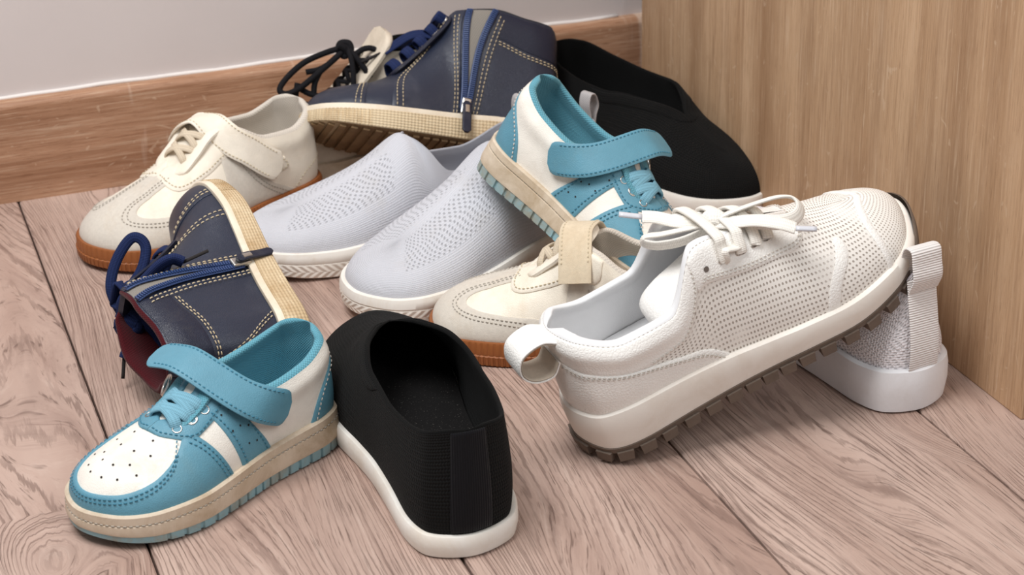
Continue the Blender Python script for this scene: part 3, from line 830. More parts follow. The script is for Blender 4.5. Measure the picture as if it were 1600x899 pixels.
def strap_path(P, N, w, th, name, mat, parent, endround=True, k=16):
    P = np.asarray(P, float); n = len(P)
    T = unit(np.gradient(P, axis=0)); Sd = unit(np.cross(T, N)); U = np.cross(Sd, T)
    L = np.concatenate([[0], np.cumsum(np.linalg.norm(np.diff(P, axis=0), axis=1))]); tot = L[-1]
    r = w*.28
    wid = np.full(n, w/2)
    if endround:
        for e in (L, tot-L):
            m = e < r; wid[m] = np.minimum(wid[m], w/2-r+np.sqrt(np.maximum(0, r*r-(r-e[m])**2)))
    j = np.linspace(-1, 1, k)
    ed = np.sqrt(np.clip(1-np.abs(j)**10, 0, 1))
    top = P[:, None]+Sd[:, None]*(wid[:, None]*j[None])[..., None]+U[:, None]*(th/2*(.35+.65*ed))[None, :, None]
    bot = P[:, None]+Sd[:, None]*(wid[:, None]*j[None])[..., None]-U[:, None]*(th/2*(.35+.65*ed))[None, :, None]
    V = np.concatenate([top, bot[:, ::-1]], 1); kk = 2*k
    F = [(i*kk+a, i*kk+(a+1) % kk, (i+1)*kk+(a+1) % kk, (i+1)*kk+a) for i in range(n-1) for a in range(kk)]
    F += [tuple(range(kk))[::-1], tuple((n-1)*kk+a for a in range(kk))]
    uv = np.stack(np.broadcast_arrays(L[:, None], np.concatenate([j, j[::-1]])[None]*w/2), -1).reshape(-1, 2)
    return mesh(name, V.reshape(-1, 3), F, mat, parent, 50, uv)
def strap_stitch(P, N, w, th, inset=.0025, ends=True):
    T = unit(np.gradient(P, axis=0)); Sd = unit(np.cross(T, N)); U = np.cross(Sd, T)
    out = []; c = max(2, len(P)//14)
    for sg in (-1, 1): out.append(((P+Sd*sg*(w/2-inset)+U*th/2)[c:-c], U[c:-c]))
    return out
def lugs(sf, ts, name, mat, parent, zb, depth, height, width, z0=0., gapoff=.0):
    """separate tread blocks round the edge of the outsole"""
    for t in ts:
        c, sg, ox, oy = sf.cols(np.array([t-.01, t, t+.01]))
        P = sf.base(np.array([t]), .001)[0]; A = sf.base(np.array([t-.05]), .001)[0]; B = sf.base(np.array([t+.05]), .001)[0]
        tg = unit((B-A)*np.array([1, 1, 0])); nn = np.array([tg[1], -tg[0], 0])*sf.mirror
        x = c[1, 0]; e = 1e-3
        slope = (zb(x+e)-zb(x-e))/(2*e)
        tg3 = unit(tg+np.array([0, 0, slope*tg[0]])); up = unit(np.cross(nn, tg3)); 
        if up[2] < 0: up = -up
        cc = np.array([P[0], P[1], zb(x)+z0-height/2])-nn*(depth/2-.0062)
        h = np.array([width/2, depth/2, height/2])
        V, F = box(cc, h, [tg3, nn, up]); V = np.array(V)
        # narrow the ground side a little
        low = (V-cc)@up < 0
        V[low] = V[low]-np.outer((V[low]-cc)@tg3, tg3)*.12-np.outer((V[low]-cc)@nn, nn)*.06
        o = mesh(name, V, F, mat, parent, False)
def loop3(pts, n, closed=False): return smoothpath(np.asarray(pts, float), n, closed)
def cord(pts, r, name, mat, parent, n=60, flat=None, up=(0, 0, 1), tips=None, tipmat=None):
    P = smoothpath(np.asarray(pts, float), n)
    U = rmf(P, np.asarray(up, float))
    w, h = flat if flat else (2*r, 2*r)
    o = ribbon(P, U, w, h, name, mat, parent, k=10, p=2.2 if not flat else 3)
    for e in (tips or []):
        a, b = (P[0], P[0]-unit(P[1]-P[0])*.018) if e == 0 else (P[-1], P[-1]+unit(P[-1]-P[-2])*.018)
        ribbon(np.linspace(a, b, 4), U[0 if e == 0 else -1], .0034, .003, 'lace_tip', tipmat or mat, o)
    return o

def tongue(sf, t0, t1, ext, w, th, mat, parent, sink=.004, rise=.3, name='tongue'):
    """tongue lying under the instep ridge and standing a little out of the throat"""
    ts = np.linspace(t0, t1, 12)
    P = sf(ts, np.full(12, .999)); P[:, 2] -= sink
    P[:, 1] = sf.fin(np.stack([P[:, 0], 0*P[:, 0], P[:, 2]], 1))[:, 1]
    d = unit(P[-1]-P[-3]); up = unit(np.cross(d, [0, -1., 0])); 
    if up[2] < 0: up = -up
    E = [P[-1]+d*ext*q+up*ext*rise*q*q for q in (.33, .66, 1.0)]
    Q = smoothpath(np.concatenate([P[::2], E]), 30)
    N = unit(np.cross(np.gradient(Q, axis=0), [0, -1., 0]))
    return strap_path(Q, N, w, th, name, mat, parent)
# ================================================================ the shoes
def sq(ts, per, duty=.3, soft=.15):
    ph = (ts/per) % 1.0
    return np.clip((np.abs(ph-.5)-(.5-duty/2))/(soft*.5)+.5, 0, 1)

def shoe_blue(root, sc, mirror, wy=1.1):
    sf = Surf(rows_w('blue', wy), bend=.005, mirror=mirror, scale=.01*sc)
    sf.bump(8.0, .80, 1.9, .16, .0028).bump(10, .84, 1.5, .14, .002)
    zb = sole_z(sf, .007)
    # outsole: blue rubber with cut blocks along the sides, smooth round the toe
    def rib(ts, k):
        a = np.abs(ts); return np.where(a > 1.9, -.0016, 0)*sq(a, .42, .22, .06)*(1 if k in (1, 2, 3) else 0)
    sole(sf, [(-.003, 0, 0), (.0022, 0, 0), (.0042, 0, .0012), (.0046, .36, 0), (.003, .36, .0003), (-.002, .36, .0003)], 'outsole', MT['blue_out'], root, zb, 60, rib)
    sl = sole(sf, [(.002, .34, 0), (.0052, .36, 0), (.0056, .45, 0), (.0050, 1, -.0035), (.0040, 1, -.0028), (.0048, 1, -.002), (.0046, 1, .0035), (.0032, 1, .0048), (.0006, 1, .0046), (-.002, 1, .002)], 'midsole', MT['cup'], root, zb, 24)
    stitches([(sf.base(np.linspace(-9.9, 9.9, 400), .0046)+np.array([0, 0, -.0026]), np.stack([np.zeros(400), np.sign(np.linspace(-9.9, 9.9, 400)), np.ones(400)*.3], 1))], 'sole_stitching', MT['beige_stitch'], sl, .003, .0012)
    upper_outer(sf, 'upper', MT['blue_white'], root)
    lining(sf, 5.2, .0025, 'lining', MT['blue_lining'], root, pad=.0045)
    insole(sf, 'insole', MT['blue_lining'], root)
    mg = patch(sf, [[(-4.3, 0, 1), (4.3, 0, 1), (3.8, .36), (3.2, .72, 1), (2.6, .50), (1.5, .36), (0, .32), (-1.5, .36), (-2.6, .50), (-3.2, .72, 1), (-3.8, .36)]], .0016, 'mudguard', MT['blue'], root)
    for sg in (1, -1):
        st = patch(sf, [[(sg*4.75, 0, 1), (sg*6.25, 0, 1), (sg*5.5, .66, 1), (sg*4.05, .74, 1)]], .0014, 'side_stripe', MT['blue'], root, it=1)
        holes(sf, [(sg*(4.55+.42*i+.1*j), .55-.17*j) for i in range(3) for j in range(3)], .0008, 'perforation', MT['dark'], st, .0018)
        stitches([edge_path(sf, [(sg*4.92, .03), (sg*4.55, .4), (sg*4.2, .70)], .0017), edge_path(sf, [(sg*6.05, .03), (sg*5.65, .4), (sg*5.35, .64)], .0017)], 'stitching', MT['blue_stitch'], st)
    stitches([edge_path(sf, [(-2.9, .68), (-2.4, .44), (-1.4, .31), (0, .27), (1.4, .31), (2.4, .44), (2.9, .68)], .0019, 160),
              edge_path(sf, [(-2.8, .58), (-2.35, .39), (-1.4, .26), (0, .22), (1.4, .26), (2.35, .39), (2.8, .58)], .0019, 160),
              edge_path(sf, [(4.12, .03), (3.6, .40), (3.15, .66)], .0019), edge_path(sf, [(3.98, .03), (3.48, .40), (3.05, .62)], .0019)], 'stitching', MT['blue_stitch'], mg)
    es = patch(sf, [[(sg*2.35, 1, 1), (sg*2.5, .82), (sg*3.25, .56, 1), (sg*4.2, .56), (sg*5.2, .60), (sg*6.5, .70), (sg*6.75, .97, 1), (sg*5.4, .965, 1), (sg*4.4, .92), (sg*3.1, .915), (sg*2.9, 1, 1)] for sg in (1, -1)], .0018, 'eyestay', MT['blue'], root)
    stitches([edge_path(sf, [(sg*2.52, .97), (sg*2.66, .82), (sg*3.35, .60), (sg*4.2, .60), (sg*5.2, .64), (sg*5.9, .74)], .0021) for sg in (1, -1)], 'stitching', MT['blue_stitch'], es)
    hc = patch(sf, [[(7.7, 0, 1), (12.3, 0, 1), (11.85, .42), (11.1, .70), (10, .80), (8.9, .70), (8.15, .42)]], .0014, 'heel_counter', MT['blue'], root)
    stitches([edge_path(sf, [(7.9, .04), (8.32, .42), (9.0, .66), (10, .75), (11.0, .66), (11.68, .42), (12.1, .04)], .0018, 120)], 'stitching', MT['white_stitch'], hc)
    holes(sf, [(t*sg, s) for t, s in ((.3, .56), (.9, .54), (1.5, .55), (.5, .74), (1.3, .70), (2.0, .70), (2.3, .84), (1.5, .86)) for sg in (1, -1)], .0009, 'toe_perforation', MT['dark'], root, .0004)
    tongue(sf, 3.0, 5.0, .010, .036*sc, .005, MT['blue_lining'], root)
    lace_set(sf, [(3.05, .76, 3.5, .80), (3.55, .72, 3.05, .80), (3.6, .72, 4.1, .78), (4.15, .70, 3.6, .78)], .0086, .0026, MT['blue_lace'], root, MT['metal'])
    # hook strap across the instep
    A = sf(np.array([7.05, 6.1]), np.array([.60, .80]), np.array([.005, .010]))
    rd = sf(4.95, .999)+np.array([0, 0, .013]); md = np.array([.0, -mirror, 0.])
    Q = np.concatenate([A, [rd, rd+md*.018+np.array([.002, 0, .001]), rd+md*.038+np.array([.005, 0, -.003])]])
    P = smoothpath(Q, 60)
    for _ in range(60): P[1:-1] = (P[:-2]+2*P[1:-1]+P[2:])/4
    T = unit(np.gradient(P, axis=0)); fw = unit(np.array([.96, 0, -.26])); N = np.cross(T, np.broadcast_to(fw, P.shape)); N = N if N[len(N)//2, 2] > 0 else -N; N = unit(N)
    w = .0255*sc
    sp = strap_path(P, N, w, .0032, 'strap', MT['blue'], root)
    stitches(strap_stitch(P, N, w, .0032), 'stitching', MT['blue_stitch'], sp)
    V, F = ring(sf(-4.5, .60, .007), sf.nrm(-4.5, .6)+np.array([.6, 0, 0]), .0075, .0012, 20); mesh('strap_ring', V, F, MT['metal'], root)
    patch(sf, [[(-4.2, .62, 1), (-4.95, .62, 1), (-5.0, .30), (-4.2, .30)]], .0022, 'ring_tab', MT['blue'], root, it=1)
    return sf

def shoe_beige(root, sc, mirror, wy=1.08, strap='wide'):
    sf = Surf(rows_w('beige', wy), bend=.006, mirror=mirror, scale=.01*sc)
    sf.bump(8.0, .82, 2.0, .16, .0025)
    zb = sole_z(sf, .004)
    rib1 = lambda ts, k: (-.0006*sq(ts, .125, .4, .2) if k in (1, 2, 3) else 0*ts)
    sole(sf, [(-.003, 0, 0), (.0030, 0, .0), (.0050, 0, .0015), (.0055, .50, 0), (.0042, .55, 0), (-.002, .55, 0)], 'outsole', MT['gum'], root, zb, 64, rib1)
    rib2 = lambda ts, k: (-.0005*sq(ts, .16, .35, .2) if k in (1, 2) else 0*ts)
    sole(sf, [(.003, .52, 0), (.0046, .56, 0), (.0046, 1, .0010), (.0036, 1, .0028), (.0008, 1, .003), (-.002, 1, .001)], 'foxing', MT['gum'], root, zb, 64, rib2)
    upper_outer(sf, 'upper', MT['cream'], root)
    lining(sf, 5.2, .0025, 'lining', MT['cream_lining'], root, pad=.0045)
    insole(sf, 'insole', MT['suede'], root)
    tg = patch(sf, [[(-4.9, 0, 1), (4.9, 0, 1), (4.4, .20), (3.3, .34), (2.1, .44), (1.45, .56), (1.5, .70), (2.2, .78), (3.1, .80, 1), (3.1, 1, 1), (-3.1, 1, 1), (-3.1, .80, 1), (-2.2, .78), (-1.5, .70), (-1.45, .56), (-2.1, .44), (-3.3, .34), (-4.4, .20)]], .0013, 'toe_guard', MT['suede'], root)
    pts = [(4.5, .12), (3.25, .29), (2.0, .39), (1.2, .53), (1.3, .73), (2.2, .82), (3.1, .84)]
    pts2 = [(4.3, .08), (3.2, .25), (1.95, .35), (1.0, .53), (1.15, .76), (2.2, .86), (3.1, .88)]
    stitches([edge_path(sf, [(sg*a, b) for a, b in q], .0015, 120) for sg in (1, -1) for q in (pts, pts2)], 'stitching', MT['beige_stitch'], tg)
    for sg in (1, -1):
        st = patch(sf, [[(sg*4.9, 0.05, 1), (sg*7.7, 0.03, 1), (sg*6.6, .30), (sg*5.9, .60, 1), (sg*4.8, .60, 1), (sg*4.7, .3)]], .0011, 'side_panel', MT['suede'], root, it=1)
        stitches([edge_path(sf, [(sg*7.4, .05), (sg*6.4, .30), (sg*5.8, .56)], .0014), edge_path(sf, [(sg*7.15, .04), (sg*6.2, .30), (sg*5.6, .56)], .0014)], 'stitching', MT['beige_stitch'], st)
    es = patch(sf, [[(sg*2.75, 1, 1), (sg*2.7, .80), (sg*3.0, .60), (sg*4.2, .52), (sg*5.4, .54), (sg*6.2, .64), (sg*6.3, .97, 1), (sg*5.4, .965, 1), (sg*4.5, .91), (sg*3.5, .90), (sg*3.3, 1, 1)] for sg in (1, -1)], .0018, 'eyestay', MT['cream'], root)
    stitches([edge_path(sf, [(sg*2.9, .97), (sg*2.88, .80), (sg*3.15, .645), (sg*4.2, .565), (sg*5.4, .585), (sg*6.0, .67)], .0021) for sg in (1, -1)], 'stitching', MT['cream_stitch'], es)
    patch(sf, [[(9.1, .70, 1), (10.9, .70, 1), (10.7, .99, 1), (9.3, .99, 1)]], .0016, 'heel_tab', MT['cream'], root, it=1)
    hc = edge_path(sf, [(7.6, .02), (8.2, .25), (9.2, .36), (10, .38), (10.8, .36), (11.8, .25), (12.4, .02)], .0004, 100)
    stitches([hc], 'heel_stitching', MT['cream_stitch'], root)
    tg = tongue(sf, 3.2, 5.0, .016, .042*sc, .006, MT['cream'], root)
    P = sf(np.linspace(4.6, 5.0, 6), np.full(6, .999)); d = unit(P[-1]-P[0]); u = unit(np.cross(d, [0, -1., 0]))
    Q = P[-1]+np.outer(np.linspace(-.006, .013, 10), d)+u*.0006
    strap_path(Q, np.broadcast_to(u, Q.shape), .024*sc, .0016, 'tongue_patch', MT['suede'], root)
    lace_set(sf, [(3.6, .80, 4.1, .80), (4.1, .78, 3.6, .80), (4.15, .78, 4.65, .78), (4.65, .77, 4.15, .78)], .0066, .0024, MT['beige_lace'], root, MT['metal'])
    w = .026*sc
    if strap == 'wide':
        sp, P, N = strap_on(sf, [(7.1, .50), (6.2, .68), (5.5, .88), (5.0, 1.06), (4.9, 1.25), (4.9, 1.45)], w, .003, .0065, 'strap', MT['cream'], root, 60)
        stitches(strap_stitch(P, N, w, .003), 'stitching', MT['cream_stitch'], sp)
        tb = patch(sf, [[(6.35, .74, 1), (7.45, .62, 1), (7.6, .38), (6.55, .36)]], .0022, 'strap_tab', MT['cream'], root, it=2)
        stitches([edge_path(sf, [(6.5, .70), (7.3, .60), (7.4, .44), (6.7, .42), (6.5, .68)], .0026)], 'stitching', MT['cream_stitch'], tb)
    else:
        sp, P, N = strap_on(sf, [(5.9, .28), (5.5, .55), (5.2, .80), (5.0, 1.02), (5.0, 1.2), (5.1, 1.5)], w, .003, .010, 'strap', MT['suede2'], root, 60, False)
        stitches(strap_stitch(P, N, w, .003), 'stitching', MT['cream_stitch'], sp)
    return sf

def shoe_navy(root, sc, mirror, wy=1.0, liner='navy_lining'):
    sf = Surf(rows_w('navy', wy), bend=.006, mirror=mirror, scale=.01*sc)
    sf.bump(8.5, .86, 2.0, .12, .0025)
    zb = sole_z(sf, .010)
    # tread slab with cross ribs
    so = sole(sf, [(-.002, 0, .0015), (.0015, 0, .0015), (.003, 0, .0025), (.003, .3, 0), (-.003, .3, 0)], 'outsole', MT['brown_out'], root, zb, 20)
    ts = np.linspace(.35, 9.6, 27)
    for t in ts:
        c, sg, ox, oy = sf.cols(np.array([t])); x, y = c[0, 0], c[0, 1]-.002
        z = float(zb(x)); h = .0021 if False else .0017
        e = 1e-3; sl = float((zb(x+e)-zb(x-e))/(2*e)); ax = unit(np.array([1, 0, sl]))
        yc = float(sf.fin(np.array([[x, 0, 0.]]))[0, 1])
        V, F = box((x, yc, z+.0008), (.0029*sc, max(.004, y), .0017), [ax, [0, 1, 0], np.cross(ax, [0, 1, 0])])
        mesh('tread_rib', V, F, MT['brown_out'], so, False)
    rib = lambda ts_, k: (np.where(np.abs(ts_) < 2.6, -.0009, 0)*sq(ts_, .11, .4, .2) if k in (1, 2, 3) else 0*ts_)
    sole(sf, [(.0, .10, 0), (.0042, .12, 0), (.0054, .25, 0), (.0054, 1, -.001), (.0040, 1, .0), (-.001, 1, 0)], 'foxing', MT['navy_side'], root, zb, 90, rib)
    sole(sf, [(.002, 1, -.0012), (.0046, 1, -.0010), (.0046, 1, .0030), (.0034, 1, .0046), (.0008, 1, .0048), (-.002, 1, .003)], 'sole_lip', MT['navy_lip'], root, zb, 20, None, False)
    upper_outer(sf, 'upper', MT['navy'], root, 14, 26)
    lining(sf, 5.3, .0025, 'lining', MT[liner], root, pad=.004, ns=16, padw=.12)
    insole(sf, 'insole', MT['navy_lining'], root)
    D2 = lambda pts, d, off=.0006, n=90: [edge_path(sf, [(a, b) for a, b in pts], off, n), edge_path(sf, [(a+d[0], b+d[1]) for a, b in pts], off, n)]
    TH = MT['navy_thread']
    # toe cap seam and vamp seam
    tcx = patch(sf, [[(-2.4, 0, 1), (2.4, 0, 1), (2.35, .5), (2.3, 1, 1), (-2.3, 1, 1), (-2.35, .5)]], .0010, 'toe_cap', MT['navy'], root, it=0)
    stitches(D2([(2.25, .04), (2.2, .5), (2.15, .97)], (-.16, 0), .0013)+D2([(-2.25, .04), (-2.2, .5), (-2.15, .97)], (.16, 0), .0013), 'stitching', TH, tcx, .003, .0014, .0005)
    for sg in (1, -1):
        vp = patch(sf, [[(sg*3.15, 0, 1), (sg*5.5, 0, 1), (sg*5.75, .5), (sg*6.25, 1, 1), (sg*5.55, .985, 1), (sg*4.8, .90), (sg*4.0, .76), (sg*3.3, .62), (sg*3.15, .4)]], .0013, 'quarter', MT['navy'], root)
        e1 = [(sg*3.28, .04), (sg*3.28, .40), (sg*3.45, .60), (sg*4.0, .72), (sg*4.8, .86), (sg*5.6, .955)]
        stitches([edge_path(sf, e1, .0017, 140), edge_path(sf, [(a+sg*.16, b-.012) for a, b in e1], .0017, 140)], 'stitching', TH, vp, .003, .0014, .0005)
        hp = patch(sf, [[(sg*7.0, .985, 1), (sg*7.0, .72, 1), (sg*8.2, .66), (sg*9.99, .60, 1), (sg*9.99, .985, 1)]], .0012, 'collar_panel', MT['navy2'], root, it=1)
        stitches(D2([(sg*7.05, .69), (sg*8.2, .63), (sg*9.9, .57)], (0, -.025), .0006), 'stitching', TH, hp, .003, .0014, .0005)
        bc = edge_path(sf, [(sg*9.6, .57), (sg*9.2, .38), (sg*8.6, .20), (sg*8.1, .03)], .0006, 80)
        bc2 = edge_path(sf, [(sg*9.45, .55), (sg*9.05, .37), (sg*8.45, .19), (sg*7.95, .03)], .0006, 80)
        stitches([bc, bc2], 'heel_stitching', TH, root, .003, .0014, .0005)
    # side zip, pulled open
    gp = patch(sf, [[(5.66, .10, 1), (5.80, .10, 1), (6.98, .995, 1), (6.38, .995, 1)]], .0006, 'zip_opening', MT['zip_gap'], root, it=0)
    for nm, a, b in (('zip_tape', (5.66, .08), (6.36, .99)), ('zip_tape', (5.86, .08), (7.0, .99))):
        P, N = surf_path(sf, [a, ((a[0]+b[0])/2-.03, (a[1]+b[1])/2), b], .0022, n=60)
        tp = ribbon(P, N, .0062*sc, .0016, nm, MT['zip_teeth'], root, p=3)
        mb = MB(); L = np.concatenate([[0], np.cumsum(np.linalg.norm(np.diff(P, axis=0), axis=1))]); T = unit(np.gradient(P, axis=0))
        for d in np.arange(.001, L[-1], .0021):
            i = int(np.searchsorted(L, d)); i = min(i, len(P)-1)
            p = np.array([np.interp(d, L, P[:, q]) for q in range(3)]); sd = unit(np.cross(T[i], N[i]))
            mb.add(*box(p+N[i]*.0012, (.0021, .00062, .0009), [sd, T[i], np.cross(sd, T[i])]))
        mb.build('zip_teeth', MT['zip_teeth'], tp, False, 'stuff')
    stitches(D2([(5.38, .05), (5.62, .5), (6.08, .97)], (-.14, 0), .0018)+D2([(6.1, .05), (6.6, .5), (7.15, .95)], (.13, 0), .0016), 'zip_stitching', TH, root, .003, .0014, .0005)
    for sg in (1,):
        for t, s in ((3.45, .80), (3.95, .875), (4.5, .925), (5.05, .95), (5.5, .975)):
            for q in (1, -1): 
                V, F = ring(sf(q*t, s, .0018), sf.nrm(q*t, s), .0036, .0010); mesh('eyelet', V, F, MT['metal'], root)
    tongue(sf, 3.2, 5.1, .022, .044*sc, .005, MT['navy2'], root, rise=.1)
    for ta, sa, tb, sb in ((3.45, .80, 3.45, .80), (3.95, .875, 3.95, .875), (4.5, .925, 4.5, .925), (5.05, .95, 5.05, .95), (5.5, .975, 5.5, .975)):
        P, N = cross_path(sf, ta, sa, tb, sb, .004, .006); ribbon(P, N, .0105, .003, 'lace', MT['navy_lace'], root)
    return sf
def zip_pull(root, sf, sc, direction):
    """slider at the foot of the zip with a leather tab hanging along direction (local)"""
    P = sf(5.76, .10, .004); N = sf.nrm(5.76, .1); up = unit(sf(5.95, .25)-sf(5.74, .05)); sd = np.cross(up, N)
    V, F = box(P, (.0045, .008, .0022), [sd, up, N]); sl = mesh('zip_slider', V, F, MT['metal'], root, False)
    md = sl.modifiers.new('edge', 'BEVEL'); md.width = .0012; md.segments = 2
    d = unit(np.asarray(direction, float))
    A = P+N*.004; Q = np.array([A-d*.004, A+d*.006+N*.001, A+d*.018, A+d*.030])
    W = smoothpath(Q, 14); Nn = unit(N-d*(N@d))
    strap_path(W, np.broadcast_to(Nn, W.shape), .0085*sc, .0026, 'zip_pull', MT['navy2'], root)
    V, F, _ = sweep(np.array([A+d*.001+Nn*.002, A+d*.009+Nn*.002]), Nn, oval(.0045, .002, 8, 3)); mesh('pull_pin', V, F, MT['metal'], root, 40)
def shoe_grey(root, sc, mirror, wy=1.0, deform=None, low=1.0):
    rows = [r[:5]+(r[2]+(r[5]-r[2])*low,)+r[6:] for r in rows_w('grey', wy)]
    sf = Surf(rows, bend=.008, mirror=mirror, scale=.01*sc, deform=deform)
    zb = sole_z(sf, .010)
    sole(sf, [(-.002, 0, 0), (.0025, 0, 0), (.0046, 0, .0015), (.0058, .5, 0), (.0056, .62, 0), (.0046, .66, 0), (.002, .66, 0)], 'outsole', MT['braid'], root, zb, 22)
    sole(sf, [(.002, .62, 0), (.0048, .64, 0), (.0058, .72, 0), (.0052, 1, -.001), (.0038, 1, .0022), (.0010, 1, .0028), (-.003, 1, .001)], 'midsole', MT['white_rub'], root, zb, 22, None, False)
    upper_outer(sf, 'knit_upper', MT['grey_knit'], root, 16, 26)
    lining(sf, 4.7, .0018, 'lining', MT['grey_lining'], root, pad=.0008)
    insole(sf, 'insole', MT['grey_lining'], root)
    b = sf(10, .93, .001)
    q = b+np.array([(.000, 0, -.012), (-.001, 0, .004), (-.004, 0, .013), (-.001, 0, .022), (.004, 0, .023), (.006, 0, .015), (.004, 0, .004), (.004, 0, -.008)])*1.15
    W = smoothpath(q, 40); T = unit(np.gradient(W, axis=0)); Nn = np.cross(T, [0, 1., 0])
    strap_path(W, Nn, .013, .0018, 'pull_loop', MT['grey_tab'], root, False)
    return sf
def shoe_black(root, sc, mirror, wy=.95):
    sf = Surf(rows_w('black', wy), bend=.009, mirror=mirror, scale=.01*sc)
    zb = sole_z(sf, .008)
    sole(sf, [(-.002, 0, 0), (.0015, 0, 0), (.0036, 0, .0015), (.0050, .5, 0), (.0046, 1, -.001), (.0034, 1, .0012), (.0004, 1, .0016), (-.003, 1, .0)], 'sole', MT['white_rub'], root, zb, 22)
    upper_outer(sf, 'knit_upper', MT['black_knit'], root, 16, 26)
    lining(sf, 3.1, .0022, 'lining', MT['black_lining'], root, pad=.0012)
    insole(sf, 'insole', MT['black_insole'], root, dz=.008)
    patch(sf, [[(9.56, .04, 1), (10.44, .04, 1), (10.40, .985, 1), (9.60, .985, 1)]], .0012, 'heel_tape', MT['black_tape'], root, it=0)
    # ribbed collar band over the instep
    patch(sf, [[(sg*2.6, 1, 1), (sg*2.9, .84), (sg*4.2, .78), (sg*6.0, .78), (sg*6.5, .985, 1), (sg*5.0, .985, 1), (sg*4.0, .985, 1), (sg*3.2, .99, 1), (sg*3.05, 1, 1)] for sg in (1, -1)], .0010, 'collar_band', MT['black_band'], root)
    return sf
def shoe_lilac(root, sc, mirror, wy=1.0, tape=True):
    sf = Surf(rows_w('lilac', wy), bend=.008, mirror=mirror, scale=.01*sc)
    zb = sole_z(sf, .010)
    sole(sf, [(-.002, 0, 0), (.002, 0, 0), (.0048, 0, .002), (.0068, .5, 0), (.0066, .85, 0), (.0052, 1, .0020), (.0030, 1, .0032), (.0006, 1, .003), (-.003, 1, .0)], 'foam_sole', MT['foam'], root, zb, 22)
    upper_outer(sf, 'knit_upper', MT['lilac_knit'], root, 16, 26)
    lining(sf, 4.6, .002, 'lining', MT['lilac_lin'], root, pad=.0008)
    insole(sf, 'insole', MT['lilac_lin'], root)
    # heel ribbon folded over into a pull loop
    c = .01*sc
    P, N = surf_path(sf, [(10, .03), (10, .35), (10, .7), (10, .90)], .0016, n=26)
    strap_path(P, N, .025*sc, .0016, 'heel_tape', MT['lilac_tape'], root, False)
    a = sf(10, .80, .003); b = sf(10, .995); 
    q = np.array([a, a+np.array([-.004, 0, .010])*sc, b+np.array([-.007, 0, .006])*sc, b+np.array([-.0045, 0, .016])*sc, b+np.array([.003, 0, .016])*sc, b+np.array([.006, 0, .004])*sc, b+np.array([.0055, 0, -.012])*sc])
    W = smoothpath(q, 40); T = unit(np.gradient(W, axis=0)); Nn = np.cross(T, [0, 1., 0])
    strap_path(W, Nn, .0255*sc, .0018, 'pull_loop', MT['lilac_tape'], root, False)
    return sf
